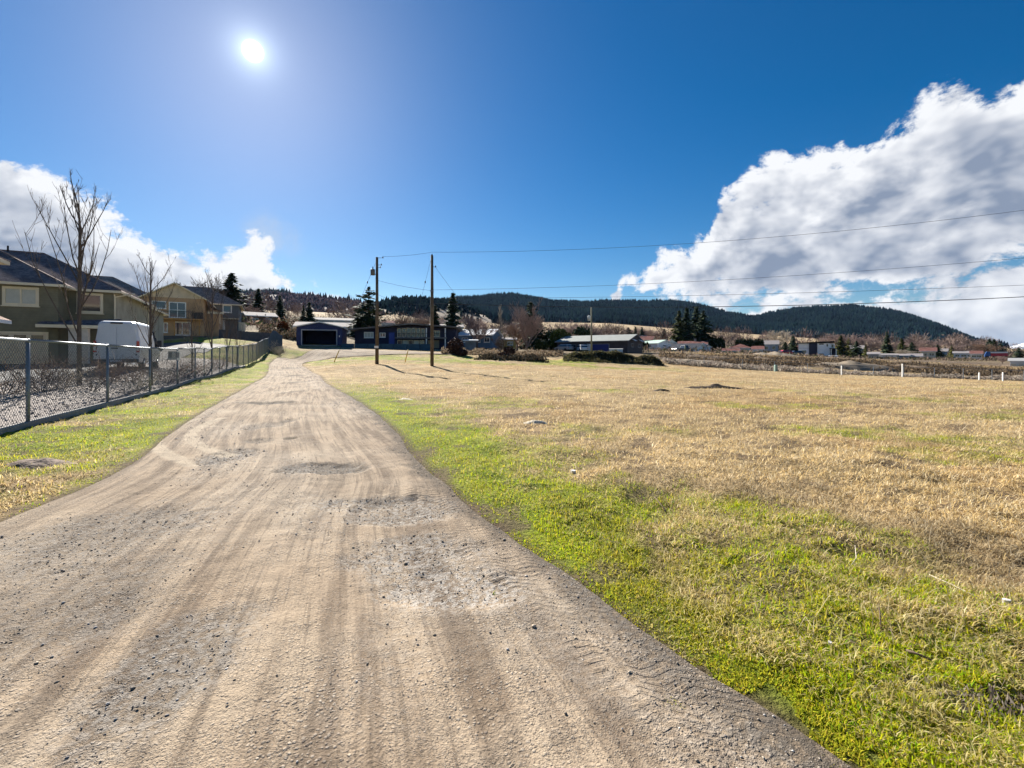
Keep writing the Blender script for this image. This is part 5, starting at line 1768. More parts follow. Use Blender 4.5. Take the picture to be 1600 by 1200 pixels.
# ================================================================ garage and blue house
NAVY = siding("navy_siding", (0.030, 0.042, 0.120), 0.2)
NAVYD = siding("dark_navy_siding", (0.022, 0.024, 0.055), 0.2)
RGREY = shingle("grey_shingle", (0.20, 0.185, 0.18))
TEAL = mat("teal_block", (0.035, 0.085, 0.125), 0.85, 0.15, 2)
gx0 = P(499, 540, 70)
Gz = Hs(gx0.x, 70.5) + 0.05
gar = empty("garage", (gx0.x, 70, Gz), R(14))
tag(gar, "navy blue detached garage with its wide door open onto darkness", "garage")
gw, gh, grise = 6.5, 2.75, 0.72
h2 = gw / 2
mb = MB()
mb.box(-h2, -2.45, 0, 0.15, -1.2, gh)
mb.box(2.45, h2, 0, 0.15, -1.2, gh)
mb.box(-2.448, 2.448, 0.001, 0.149, 2.25, gh)
mb.box(-h2, -h2 + 0.15, 0.152, 7, -1.2, gh)
mb.box(h2 - 0.15, h2, 0.152, 7, -1.2, gh)
mb.box(-h2, h2, 7.002, 7.15, -1.2, gh)
mb.build("wall", NAVY, gar)
mb = MB()
mb.poly([(-h2, 0.0, gh + 0.001), (h2, 0.0, gh + 0.001), (0, 0.0, gh + grise)])
mb.build("gable", NAVY, gar)
mb = MB()
mb.poly([(h2, 7.15, gh + 0.001), (-h2, 7.15, gh + 0.001), (0, 7.15, gh + grise)])
mb.build("gable", NAVY, gar)
roof_on(gar, -h2, h2, 0, 7.15, gh, grise, "gable", "y", 0.4, RGREY, WHITE, th=0.14)
mb = MB()
mb.box(-2.60, -2.44, -0.03, -0.002, -0.05, 2.40)
mb.box(2.44, 2.60, -0.03, -0.002, -0.05, 2.40)
mb.box(-2.438, 2.438, -0.03, -0.002, 2.24, 2.40)
mb.build("door_frame", mat("grey_blue_trim", (0.30, 0.31, 0.36), 0.7, 0.1, 2), gar)
MB().box(-h2, h2, 0.0, 7.1, -1.0, 0.02).build("slab", CONC, gar)
MB().box(2.85, 2.97, -0.12, -0.002, 1.25, 1.5).build("wall_lamp", WHITE, gar)

bh = empty("blue_house", P(634, 545, 76), R(4))
bh.location.z = Hs(bh.location.x, 77)
tag(bh, "low-pitched dark blue house with glazed gable and balcony behind the poles", "house")
zB = bh.location.z
X_ = lambda px: (px - 634) / F * 76
Z_ = lambda py: CH + (HY - py) / F * 76 - zB
xl, xr_ = X_(556), X_(712)
mb = MB()
zr0, zr1, zr2 = Z_(517), Z_(508.5), Z_(513.5)
prof = [(xl, -1.5), (xr_, -1.5), (xr_, zr2), (X_(644), zr1), (xl, zr0)]
mb.loft([[(a, 0, b) for a, b in prof], [(a, 9, b) for a, b in prof]])
mb.build("wall", NAVYD, bh)
ov = [(xl - 0.7, zr0 - 0.02), (X_(644), zr1 + 0.06), (xr_ + 0.6, zr2 + 0.02)]
mb = MB()
mb.loft([[(a, -1.3, b + 0.04) for a, b in ov] + [(a, -1.3, b + 0.26) for a, b in ov[::-1]], [(a, 9.6, b + 0.04) for a, b in ov] + [(a, 9.6, b + 0.26) for a, b in ov[::-1]]])
mb.build("roof", RGREY, bh)
bxH = (xl, xr_, 0, 9)
window(bh, bxH, "f", X_(577.5), Z_(528), 1.55, Z_(519) - Z_(528), WHITE, 2, 0.1, BLIND)
window(bh, bxH, "f", X_(598.5), Z_(527), 0.95, Z_(520) - Z_(527), WHITE, 1, 0.1)
door(bh, bxH, "f", X_(612.5), Z_(543), 0.85, Z_(520) - Z_(543), mat("bright_blue_door", (0.03, 0.06, 0.28), 0.5, 0.1, 2), NAVY)
for k in range(6):
    pxk = 624 + k * 7.3
    window(bh, bxH, "f", X_(pxk), Z_(526.5), 0.66, Z_(512.2 + abs(pxk - 643) * 0.06) - Z_(526.5), CREAM, 0, 0.07, None, "window", 1, False)
for k in range(5):
    window(bh, bxH, "f", X_(625 + k * 8.5), Z_(538.5), 0.8, Z_(531.5) - Z_(538.5), CREAM, 0, 0.08, BLIND if k % 2 else None, "window", 0, False)
window(bh, bxH, "f", X_(680), Z_(526), 1.5, Z_(516.5) - Z_(526), CREAM, 1, 0.08)
door(bh, bxH, "f", X_(677), Z_(544), 1.9, Z_(531.5) - Z_(544), mat("tan_garage_door", (0.25, 0.20, 0.13), 0.7, 0.1, 2), NAVYD, 3, 0, "garage_door")
bl = empty("balcony", (0, 0, 0))
bl.parent = bh
MB().box(X_(620), X_(698), -1.2, -0.004, Z_(529.5), Z_(527.2)).build("deck", RGREY, bl)
mb = MB()
for k in range(30):
    xk = X_(620) + (X_(698) - X_(620)) * k / 29
    mb.box(xk - 0.012, xk + 0.012, -1.18, -1.15, Z_(527.2), Z_(521.5))
mb.box(X_(620), X_(698), -1.2, -1.14, Z_(521.5), Z_(520.9))
mb.build("railing", BLACK, bl)
mb = MB()
for k in (X_(667), X_(696)):
    mb.box(k - 0.08, k + 0.08, -1.15, -1.0, -1.5, Z_(513))
mb.build("balcony_post", WHITE, bl)
# retaining wall
rw0, rw1 = P(533, 545, 69.0), P(676, 546, 70.5)
rt = empty("retaining_wall", (rw0.x, rw0.y, Hs(rw0.x, rw0.y)))
tag(rt, "low teal painted retaining wall in front of the blue house", "wall")
lx_, ly_ = rw1.x - rw0.x, rw1.y - rw0.y
for k in range(7):
    a, b = k / 7, (k + 1) / 7 - 0.002
    za = min(Hs(rw0.x + lx_ * a, rw0.y + ly_ * a), Hs(rw0.x + lx_ * b, rw0.y + ly_ * b)) - rt.location.z
    zt = CH + (HY - 537.2) / F * 69.8 - rt.location.z - 0.004 * k
    o = MB().box(lx_ * a, lx_ * b, ly_ * a, ly_ * a + 0.25, za - 0.5, zt).build("wall_panel", TEAL, rt)

# long pale buildings up the slope behind the garage
PALE = siding("pale_siding", (0.52, 0.52, 0.50), 0.2)
LTROOF = mat("light_metal_roof", (0.21, 0.19, 0.19), 0.95, 0.15, 1.5)
BLUW = siding("blue_siding", (0.10, 0.17, 0.26), 0.2)
YELW = siding("yellow_siding", (0.40, 0.28, 0.09), 0.2)
GRNW = siding("grey_siding", (0.20, 0.20, 0.21), 0.2)
BRWN = siding("brown_siding", (0.13, 0.085, 0.06), 0.2)
WHW = siding("white_siding", (0.70, 0.71, 0.74), 0.2)
REDR = shingle("red_brown_shingle", (0.17, 0.085, 0.075))
TEALR = mat("teal_sheet", (0.05, 0.30, 0.28), 0.5, 0.1, 2)
W3 = [("f", -0.3, 0.4, 1.3, 0.4), ("f", 0.05, 0.4, 1.6, 0.4), ("f", 0.36, 0.4, 1.2, 0.4)]
W2 = [("f", -0.22, 0.4, 1.3, 0.4), ("f", 0.24, 0.4, 1.3, 0.4)]
simple_house("mobile_home", "long pale mobile home with light roof directly behind the garage", 462, 560, 96, 510.5, 502.5, PALE, LTROOF, depth=9, wins=[("f", -0.4, 0.35, 1.2, 0.45), ("f", 0.30, 0.35, 1.1, 0.45), ("f", 0.40, 0.3, 1.1, 0.5)], rz=R(-3))
simple_house("mobile_home", "second light-roofed mobile home higher on the slope behind the garage", 488, 556, 122, 500.5, 495.5, PALE, LTROOF, depth=9, wins=W3)
simple_house("mobile_home", "low grey-roofed house below the dark spruces left of the garage", 386, 432, 108, 494, 487, BRWN, LTROOF, depth=8, wins=W2, rz=R(8))
simple_house("bungalow", "blue house with bright white roof behind the big bare tree", 716, 768, 94, 524, 513.5, BLUW, mat("bright_roof", (0.62, 0.64, 0.66), 0.5, 0.08, 1), depth=9, wins=W3, rz=R(-16))
simple_house("bungalow", "low grey-roofed house behind the blue house's right end", 672, 724, 118, 511, 505.5, GRNW, LTROOF, depth=9, wins=W2)
simple_house("shed", "small white-roofed carport in front of the white-roofed house", 727, 744, 78, 533, 530.5, GRNW, mat("bright_roof", (0.6, 0.6, 0.6)), depth=4, cat="shed", kind="shed")
simple_house("bungalow", "ochre yellow house partly hidden by the many-stemmed bare tree", 772, 806, 100, 531, 527.5, YELW, LTROOF, depth=8, wins=W2)
simple_house("shed", "tiny white shed visible between the bare tree and evergreen shrubs", 840, 848, 118, 534, 531, WHW, LTROOF, depth=4, cat="shed")
# charcoal house
ch = simple_house("bungalow", "charcoal house with a broad grey-green roof and gable end facing right", 868, 978, 98, 533.5, 523.2, siding("charcoal_siding", (0.065, 0.055, 0.06), 0.2),
                  mat("green_grey_roof", (0.235, 0.25, 0.235), 0.8, 0.15, 1.2), GRNW, depth=11, rz=R(-22), wins=[("r", 0.30, 0.45, 1.7, 0.35), ("r", 0.75, 0.45, 1.7, 0.35), ("f", -0.25, 0.45, 1.3, 0.3)],
                  drs=[("f", 0.14, 3.6, 0.72, mat("cobalt_door", (0.02, 0.03, 0.17), 0.5, 0.1, 2)), ("f", -0.02, 0.9, 0.75, WHW)])
for k, yk in enumerate((3.2, 8.2)):
    aw = MB()
    aw.poly([(8.2, yk - 1.0, 2.75), (8.95, yk - 1.0, 2.35), (8.95, yk + 1.0, 2.35), (8.2, yk + 1.0, 2.75)])
    aw.build("awning", WHITE, ch)
simple_house("lattice_screen", "pale blue-white lattice bin store beside the charcoal house's gable end", 952, 973, 80, 545.5, 545, mat("pale_blue_panel", (0.42, 0.52, 0.60), 0.6), WHITE, depth=1.2, kind="shed", over=0.05, cat="bin store", th=0.05)
simple_house("bungalow", "brown-roofed house with a teal garage left of the white houses", 972, 1018, 140, 532, 525.5, GRNW, REDR, CREAM, depth=9, rz=R(-8), wins=W2, drs=[("f", -0.2, 3.4, 0.7, TEALR)])
simple_house("house", "small far white house above the brown-roofed house", 997, 1010, 200, 528, 524, WHW, LTROOF, depth=8, wins=W2)
simple_house("house", "white house with mint roof and lilac gable end", 1001, 1027, 134, 537, 531.5, WHW, mat("mint_roof", (0.42, 0.55, 0.46), 0.6, 0.1, 1), depth=9, rz=R(-30), wins=[("r", 0.5, 0.5, 1.6, 0.3), ("f", 0, 0.4, 1.2, 0.4)])
simple_house("house", "largest white gabled house left of the tall conifer group", 1036, 1062, 142, 540, 531, WHW, REDR, axis="y", depth=14, rz=R(6), wins=[("f", -0.12, 0.62, 1.1, 0.3)])
simple_house("bungalow", "white bungalow with pinkish roof in front of the tall conifers", 1060, 1104, 138, 538.5, 533, WHW, REDR, depth=9, wins=W3, chimney=0.1)
simple_house("bungalow", "nearest white bungalow with dark roof and side gable", 1048, 1090, 122, 543.5, 537, WHW, shingle("slate_shingle", (0.07, 0.075, 0.09)), depth=8, rz=R(-12), wins=W2)
simple_house("house", "small white gabled wing at the right end of the white bungalows", 1088, 1110, 128, 542, 536.5, WHW, REDR, axis="y", depth=8, wins=[("f", 0, 0.4, 1.5, 0.3)])
simple_house("cottage", "cream cottage showing between small white house and tall conifers", 1023, 1037, 155, 536, 530, siding("mint_siding", (0.50, 0.55, 0.46)), REDR, depth=7, wins=W2)
simple_house("shed", "bright teal green shed behind the bank", 1130, 1154, 118, 548.5, 545, TEALR, REDR, depth=5, cat="shed")
simple_house("bungalow", "red-roofed house in front of the long dark hedge", 1140, 1172, 160, 543.5, 537.5, WHW, REDR, depth=9, wins=W2, kind="hip")
simple_house("house", "pale grey house between the long hedge and the modern house", 1190, 1216, 185, 538, 532, siding("pale_blue_siding", (0.34, 0.38, 0.44)), LTROOF, depth=9, wins=W2)
simple_house("house", "brown-roofed house half hidden left of the modern house", 1240, 1262, 190, 546, 540, BRWN, REDR, depth=9, wins=W2)

# the white modern house
md = 150
mh = empty("modern_house", (P(1276, 560, md).x, md, Hs(P(1276, 560, md).x, md)), R(-36))
tag(mh, "white two-storey modern house with a dark vertical band and flat roof", "house")
XM = lambda px: (px - 1276) / F * md * 0.83
ZM = lambda py: CH + (HY - py) / F * md - mh.location.z
bM = (XM(1247), XM(1296), 0, 9)
walls(mh, *bM, ZM(536.5), mat("white_stucco", (0.84, 0.85, 0.88), 0.7, 0.06, 2), -2)
MB().box(XM(1264), XM(1277), -0.25, -0.003, -2, ZM(536.4)).build("dark_band", mat("navy_panel", (0.018, 0.022, 0.05), 0.5, 0.15, 2), mh)
mb = MB()
mb.loft([[(XM(1245.5), -0.8, ZM(536.2)), (XM(1303), -0.8, ZM(534.8)), (XM(1303), -0.8, ZM(533.4)), (XM(1245.5), -0.8, ZM(535))], [(XM(1245.5), 9.6, ZM(536.2)), (XM(1303), 9.6, ZM(534.8)), (XM(1303), 9.6, ZM(533.4)), (XM(1245.5), 9.6, ZM(535))]])
mb.build("roof", BLACK, mh)
window(mh, bM, "f", XM(1256), ZM(551.5), 1.2, ZM(547.5) - ZM(551.5), BLACK, 0, 0.06, sill=False)
window(mh, bM, "f", XM(1283.5), ZM(554.5), 1.2, 0.42, BLACK, 0, 0.06, sill=False)
window(mh, bM, "f", XM(1283.5), ZM(538.6), 1.2, 0.36, BLACK, 0, 0.06, sill=False)
window(mh, bM, "f", XM(1292.5), ZM(541.5), 0.35, 0.8, BLACK, 0, 0.05, sill=False)
for k in range(3):
    MB().box(bM[0], XM(1263.5), -0.02, -0.002, ZM(556 - k * 6), ZM(555.7 - k * 6)).build("panel_joint", GALV, mh)
MB().box(XM(1296) + 0.003, XM(1303), 0.3, 8.5, ZM(545), ZM(537.0)).build("upper_box", mat("white_stucco", (0.7, 0.72, 0.76)), mh)
MB().box(XM(1299), XM(1302), 0.2, 0.297, ZM(543), ZM(538.5)).build("box_window", GLASS, mh)
MB().box(XM(1295.8), XM(1307), -1.5, 8.5, ZM(545.4), ZM(544.2)).build("terrace_slab", BLACK, mh)
for k in (1298.5, 1306):
    MB().box(XM(k) - 0.12, XM(k) + 0.12, -1.4, -1.1, -1, ZM(545.5)).build("terrace_post", WHITE, mh)
MB().box(XM(1296) + 0.003, XM(1306), 3, 8.4, -1, ZM(545.5)).build("ground_floor", mat("navy_panel", (0.02, 0.02, 0.05)), mh)
simple_house("cargo_trailer", "white enclosed trailer parked right of the modern house", 1294, 1310, 132, 556, 555.6, WHCAR, WHCAR, depth=2.2, kind="shed", over=0.03, cat="trailer", th=0.05)

for (a_, b_, d_, e_, r_, wm_, rm_, lb) in [
        (1176, 1192, 128, 546, 541, WHW, REDR, "small white gabled house right of the red-roofed house"),
        (1357, 1373, 128, 553.5, 550.5, GRNW, LTROOF, "grey trailer beside the round yellow-green evergreen"),
        (1438, 1462, 150, 549, 543.5, siding("cream_siding", (0.58, 0.52, 0.40)), REDR, "cream house under the rounded pink tree"),
        (1328, 1349, 178, 545, 540, BLUW, LTROOF, "pale blue house below the largest pink tree"),
        (1517, 1534, 150, 553, 548.5, WHW, REDR, "white red-roofed house left of the box trailer"),
        (846, 866, 126, 531, 525.5, siding("cream_siding", (0.58, 0.52, 0.40)), LTROOF, "beige house behind the evergreen shrubs left of the charcoal house"),
        (684, 706, 152, 505.5, 500, WHW, LTROOF, "white house above the blue house, left of the tall dark spruce"),
        (1112, 1130, 165, 539, 534, WHW, LTROOF, "white house peeking over the short cedar hedge"),
        (596, 616, 150, 505, 500, PALE, REDR, "pale red-roofed house above the blue house by the first pole")]:
    simple_house("house", lb, a_, b_, d_, e_, r_, wm_, rm_, depth=8, wins=W2)

# row of trailers and sheds along the skyline of the rubble bank
simple_house("mobile_home", "white flat mobile home right of the pointed spruce", 1371, 1400, 140, 555, 553, WHW, LTROOF, depth=6, wins=W3)
simple_house("mobile_home", "teal fronted mobile home right of the white one", 1401, 1420, 142, 556, 553.5, mat("teal_front", (0.10, 0.22, 0.28), 0.6), LTROOF, depth=6, wins=W2)
simple_house("shed", "rust brown shed left of the long fence", 1420, 1440, 142, 557, 553, BRWN, LTROOF, depth=6, cat="shed")
simple_house("bungalow", "blue-grey house between olive conifers", 1471, 1480, 180, 549, 545, BLUW, LTROOF, depth=7)
simple_house("mobile_home", "long low white mobile home below the brown bare tree", 1490, 1519, 170, 552, 549, WHW, LTROOF, depth=7, wins=W3)
simple_house("garage_row", "cream building with three arched garage doors at the right frame edge", 1578, 1612, 108, 564.5, 560.5, WHW, mat("bright_grey_roof", (0.28, 0.28, 0.28)), depth=8, cat="garage",
             drs=[("f", -0.3, 1.1, 0.75, GDOOR), ("f", 0.0, 1.1, 0.75, GDOOR), ("f", 0.3, 1.1, 0.75, GDOOR)])


def hill_spot(hl_, px, py):
    """point on the near face of a hill seen in a given direction"""
    X2, D2, Z2, PX2, s2, fr2 = hl_
    i = int(np.argmin(np.abs(PX2[:, 0] - px)))
    pj = HY - (Z2[i] - CH) / D2[i] * F
    ok = np.where(fr2[i])[0]
    j = ok[int(np.argmin(np.abs(pj[ok] - py)))]
    return float(X2[i, j]), float(D2[i, j]), float(Z2[i, j])


for k, (px, py, lb, wm) in enumerate([(606, 492, "leftmost tiny house on the grassy hill slope", PALE), (618, 497, "pale house low on the grassy hill slope", WHW), (640, 494, "wide pale house in the middle of the grassy hill slope", PALE),
                                      (652, 488, "small house higher on the grassy hill slope", GRNW), (628, 503, "tiny blue-roofed house just above the blue house roof", BLUW), (668, 499, "tiny pale house left of the second pole's top half", PALE),
                                      (694, 489, "small grey house on the hill right of the second pole", GRNW), (722, 503, "tan-walled house behind the tall dark spruce", YELW)]):
    hx, hd, hz = hill_spot(hk, px, py)
    simple_house("hillside_house", lb, px - 8, px + 8, hd, py, py - 3.0, wm, LTROOF if k != 4 else BLUW, depth=9, wins=W2, cat="house", group="small houses scattered on the hill slope", zb=hz - 4.5)
hx, hd, hz = hill_spot(hm, 812, 482)
simple_house("house", "pale far house on the ridge above the many-stemmed tree", 807, 817, hd, 482, 478, WHW, LTROOF, depth=12, zb=hz - 9, wins=W2)

# low stone-coloured trailers, box truck and tank
car("parked_car", "silver car parked beside the charcoal house", 881, 100, R(128), SILV, 4.2)
car("parked_car", "small white car parked by the cobalt blue door", 909, 99, R(100), WHCAR, 3.9)
car("parked_car", "dark blue car left of the modern house", 1242, 138, R(175), DKCAR)
car("parked_car", "red car behind the bank left of the dark blue car", 1225, 138, R(175), REDP)
car("pickup_truck", "dark pickup parked before the nearest white bungalow", 1066, 116, R(20), DKCAR, 5.2, 1.9, 1.75, "truck", True)
bt = empty("box_truck", (P(1550, 562, 190).x, 190, Hs(P(1550, 562, 190).x, 190) + 0.3), R(-42))
tag(bt, "red and white box trailer with blue cab at far right", "truck")
MB().box(-0.4, 4.4, -1.2, 1.2, 0.7, 1.9).build("lower_box", REDP, bt)
MB().box(-0.4, 4.4, -1.19, 1.19, 1.902, 2.5).build("upper_box", WHCAR, bt)
mb = MB()
mb.loft([[(-2.2, -1.1, 0.5), (-0.55, -1.1, 0.5), (-0.55, -1.1, 2.6), (-1.6, -1.1, 2.6), (-2.1, -1.1, 1.5)], [(-2.2, 1.1, 0.5), (-0.55, 1.1, 0.5), (-0.55, 1.1, 2.6), (-1.6, 1.1, 2.6), (-2.1, 1.1, 1.5)]])
mb.build("cab", BLUP, bt)
for xw in (-1.5, 0.6, 3.4):
    for sy in (-1, 1):
        t_ = MB()
        t_.lathe([(0.02, -0.14), (0.42, -0.14), (0.46, -0.1), (0.46, 0.1), (0.42, 0.14), (0.02, 0.14)], "x", (0, 0, 0), 12)
        o = t_.build("wheel", BLACK, bt)
        o.location, o.rotation_euler = (xw, sy * 0.98, 0.4), (0, 0, R(90))

# ================================================================ poles and wires
WOODP = mat("pole_timber", (0.105, 0.080, 0.055), 0.85, 0.35, 1.5, 0.5, 12, wear=(0.16, 0.15, 0.12))
WIREM = mat("wire_black", (0.03, 0.03, 0.033), 0.6, 0.1, 1)
CER = mat("insulator_ceramic", (0.06, 0.055, 0.06), 0.35, 0.1, 4)


def pole(label, px, top_py, d, r0, r1, m_=WOODP):
    x = (px - 800) / F * d
    z0 = Hs(x, d)
    rt = empty("utility_pole", (x, d, z0))
    tag(rt, label, "utility pole", "utility poles")
    h = CH + (HY - top_py) / F * d - z0
    mb = MB()
    mb.tube([(0, 0, -0.6), (0.01, 0, h * 0.5), (0, 0, h)], [r0, (r0 + r1) / 2, r1], 12)
    mb.build("shaft", m_, rt, True)
    return rt, h


def insulator(rt, x, y, z, horiz=True):
    mb = MB()
    if horiz:
        mb.tube([(x * 0.2, y, z), (x, y, z)], 0.02, 6)
    mb.lathe([(0.02, -0.05), (0.06, -0.04), (0.04, 0.0), (0.07, 0.02), (0.045, 0.06), (0.06, 0.09), (0.02, 0.13)], c=(x, y, z), n=10)
    mb.build("insulator", CER, rt, True)


def wire(label, a, b, sag, rad, name="power_line", n=40):
    mb = MB()
    pts = []
    for k in range(n + 1):
        t_ = k / n
        p = a.lerp(b, t_)
        p.z -= sag * 4 * t_ * (1 - t_)
        pts.append(p)
    mb.tube(pts, rad, 5)
    o = mb.build(name, WIREM)
    return tag(o, label, "wire", "overhead wires")


p1, h1 = pole("left wooden utility pole carrying a small transformer can", 589, 402, 47, 0.19, 0.13)
p2, h2_ = pole("right wooden utility pole, slightly nearer, with top pin insulator", 675, 399, 44, 0.18, 0.125)
p3, h3 = pole("pale distant utility pole standing before the charcoal house", 924, 480, 84, 0.17, 0.12, mat("pale_timber", (0.26, 0.24, 0.16), 0.85, 0.25, 1.5))
zof = lambda py, d, p: CH + (HY - py) / F * d - p.location.z
insulator(p1, 0.62, 0, zof(403, 47, p1))
insulator(p1, 0.45, 0, zof(414, 47, p1))
insulator(p1, 0.35, 0, zof(418, 47, p1))
mb = MB()
zt = zof(424, 47, p1)
mb.lathe([(0.10, -0.42), (0.22, -0.40), (0.23, 0.15), (0.20, 0.20), (0.05, 0.24)], c=(-0.42, -0.05, zt), n=14)
tr_ = mb.build("transformer", mat("transformer_grey", (0.10, 0.11, 0.12), 0.5, 0.1, 3), p1, True)
mb = MB()
mb.tube([(-0.42, -0.05, zt + 0.22), (-0.42, -0.05, zt + 0.48)], 0.045, 8)
mb.tube([(-0.2, -0.05, zt - 0.3), (0, 0, zt - 0.3)], 0.04, 6)
mb.build("bushing", CER, tr_)
MB().box(-0.21, 0.21, -0.225, -0.195, zof(544, 47, p1), zof(540.5, 47, p1)).build("marker_band", WHITE, p1)
insulator(p2, 0.0, 0, h2_ + 0.02, False)
insulator(p2, 0.35, 0, zof(417, 44, p2))
mb = MB()
mb.box(-0.16, 0.16, -0.16, 0.16, zof(455.5, 44, p2), zof(454, 44, p2))
mb.build("wire_bracket", GALV, p2)
mb = MB()
zt = zof(497, 84, p3)
mb.lathe([(0.10, -0.5), (0.26, -0.48), (0.27, 0.35), (0.22, 0.42), (0.04, 0.5)], c=(-0.42, -0.05, zt), n=14)
mb.build("transformer", mat("pale_can", (0.45, 0.48, 0.50), 0.5, 0.1, 3), p3, True)
T1, T2 = P(589, 402, 47), P(675, 396, 44)
wire("top wire spanning the field to the right frame edge", P(676, 394, 44), P(1900, 286, 32), 1.25, 0.013)
wire("second wire across the field, starting at mid pole", P(676, 453, 44), P(1900, 374, 32), 0.75, 0.012)
wire("thin third wire just above the hill skyline", P(676, 466, 44), P(1900, 432, 32), 0.40, 0.012)
wire("thick lowest cable crossing the forested ridge", P(676, 474, 44), P(1900, 446, 32), 0.85, 0.026)
wire("short top wire between the two near poles", P(597, 401, 47), P(676, 394, 44), 0.10, 0.012)
wire("middle wire between the two near poles", P(590, 438, 47), P(675, 454, 44), 0.12, 0.012)
wire("lowest short cable between the two near poles", P(590, 460, 47), P(675, 474, 44), 0.45, 0.014)
wire("service wire dropping right from the second pole to a house", P(680, 417, 44), P(770, 520, 96), 0.8, 0.012)


def guy(label, p0, p1_, mid):
    rt = empty("guy_wire", p1_)
    tag(rt, label, "guy wire", "guy wires")
    mb = MB()
    mb.tube([p0 - Vector(p1_), Vector((0, 0, -0.1))], 0.011, 5)
    mb.build("strand", WIREM, rt)
    q_ = (p0 - Vector(p1_))
    mb = MB()
    mb.lathe([(0.02, -0.12), (0.06, -0.08), (0.05, 0), (0.07, 0.06), (0.02, 0.12)], c=tuple(q_ * mid), n=8)
    mb.build("strain_insulator", CER, rt, True)
    mb = MB()
    mb.tube([q_ * 0.02, q_ * 0.14], 0.045, 8)
    mb.build("guard", mat("yellow_guard", (0.62, 0.42, 0.05), 0.5, 0.15, 3), rt, True)


ga = P(521, 563, 49)
ga.z = Hs(ga.x, ga.y)
guy("guy wire with yellow guard slanting left from the transformer pole", P(588, 408, 47), ga, 0.80)
gb = P(632, 559, 46)
gb.z = Hs(gb.x, gb.y)
guy("guy wire with yellow guard slanting left from the right pole", P(674, 403, 44), gb, 0.78)

# ================================================================ far fence, bank and field litter
ff = [(1100, 577, 67), (1160, 580, 66), (1210, 582, 65), (1262, 584, 64), (1315, 586, 63), (1365, 588, 62), (1412, 589.5, 61), (1460, 591, 60), (1505, 593, 59), (1550, 594.5, 58), (1600, 596.5, 57), (1660, 599, 56)]
fp = [P(*q_) for q_ in ff]
fr_ = empty("field_fence", (fp[0].x, fp[0].y, Hs(fp[0].x, fp[0].y)))
tag(fr_, "low wire fence along the far right edge of the field", "fence")
oz = fr_.location
for k, p in enumerate(fp):
    z = Hs(p.x, p.y)
    mb = MB()
    mb.tube([(p.x - oz.x, p.y - oz.y, z - oz.z - 0.3), (p.x - oz.x, p.y - oz.y, z - oz.z + 1.35)], 0.035, 6)
    mb.build("post", GALV, fr_)
    if k:
        q_ = fp[k - 1]
        zq = Hs(q_.x, q_.y)
        for hh, rr in ((1.32, 0.018), (0.9, 0.006), (0.45, 0.006)):
            mb = MB()
            mb.tube([(q_.x - oz.x, q_.y - oz.y, zq - oz.z + hh), (p.x - oz.x, p.y - oz.y, z - oz.z + hh)], rr, 4)
            mb.build("rail" if hh > 1 else "strand", GALV, fr_)
for px, d, h, lb in [(1315, 61.5, 1.15, "first white marker post along the far field edge"), (1410, 59.5, 1.65, "tallest white marker post along the far field edge"),
                     (1530, 57.0, 0.85, "third white marker post along the far field edge"), (1567, 56.0, 1.0, "rightmost white marker post along the far field edge"),
                     (1212, 63.5, 0.85, "grey-green utility box post on the far field edge")]:
    x = (px - 800) / F * d
    mb = MB()
    w_ = 0.055 if px != 1212 else 0.17
    mb.loft([[(-w_, -w_, -0.3), (w_, -w_, -0.3), (w_, w_, -0.3), (-w_, w_, -0.3)], [(-w_, -w_, h), (w_, -w_, h), (w_, w_, h), (-w_, w_, h)], [(-w_ * 0.5, -w_ * 0.5, h + 0.08), (w_ * 0.5, -w_ * 0.5, h + 0.08), (w_ * 0.5, w_ * 0.5, h + 0.08), (-w_ * 0.5, w_ * 0.5, h + 0.08)]])
    o = mb.build("marker_post", WHITE if px != 1212 else mat("box_green", (0.20, 0.28, 0.24), 0.6), None)
    o.location = (x, d, Hs(x, d))
    tag(o, lb, "post", "posts along the far field edge")


def thicket(name, label, n, sampler, cols, hgt, seed, size=0.16, cat="shrubs", on_berm=False):
    """tangle of twigs and dead leaves standing on the ground"""
    r_ = np.random.default_rng(seed)
    x, y = sampler(r_, n)
    px = 800 + F * x / y
    brm = np.exp(-((y - 62.5 - (px - 950) * 0.012) / 2.3) ** 2) * sst(px, 868, 905) * sst(px, 1042, 1015) * 1.0 + np.exp(-((y - 56.5) / 1.6) ** 2) * sst(px, 735, 765) * sst(px, 862, 830) * 0.5
    z = H(x, y) + brm * (0.35 + 1.3 * fbm(x * 0.35, y * 0.5, 83))
    if on_berm:
        k_ = r_.uniform(0, 0.55, n) < brm
        x, y, z = x[k_], y[k_], z[k_]
        n = len(x)
    prof = np.clip(fbm(x * 0.7, y * 0.7, seed, 3) * 1.8 - 0.45, 0.05, 1.2)
    z = z + r_.uniform(0, 1, n) ** 1.3 * hgt * prof
    n_ = len(x)
    d1 = r_.normal(0, 1, (n_, 3)) * np.array([0.6, 0.6, 1.3])
    d1 /= np.linalg.norm(d1, axis=1)[:, None]
    d2 = np.cross(d1, r_.normal(0, 1, (n_, 3)))
    d2 /= np.linalg.norm(d2, axis=1)[:, None]
    s = (size * r_.uniform(0.5, 1.6, n_))[:, None]
    p = np.stack([x, y, z], 1)
    V = np.stack([p - d1 * s, p + d2 * s * 0.28, p + d1 * s, p - d2 * s * 0.28], 1).reshape(-1, 3)
    o = np.arange(n_)[:, None] * 4
    Fc = np.concatenate([o + [[0, 1, 2]], o + [[0, 2, 3]]])
    c = np.array(cols)[r_.integers(0, len(cols), n_)] * r_.uniform(0.6, 1.4, (n_, 1))
    return tag(link(name, np_mesh(name, V, Fc, np.repeat(c, 4, 0)), LEAF), label, cat, kind="stuff")


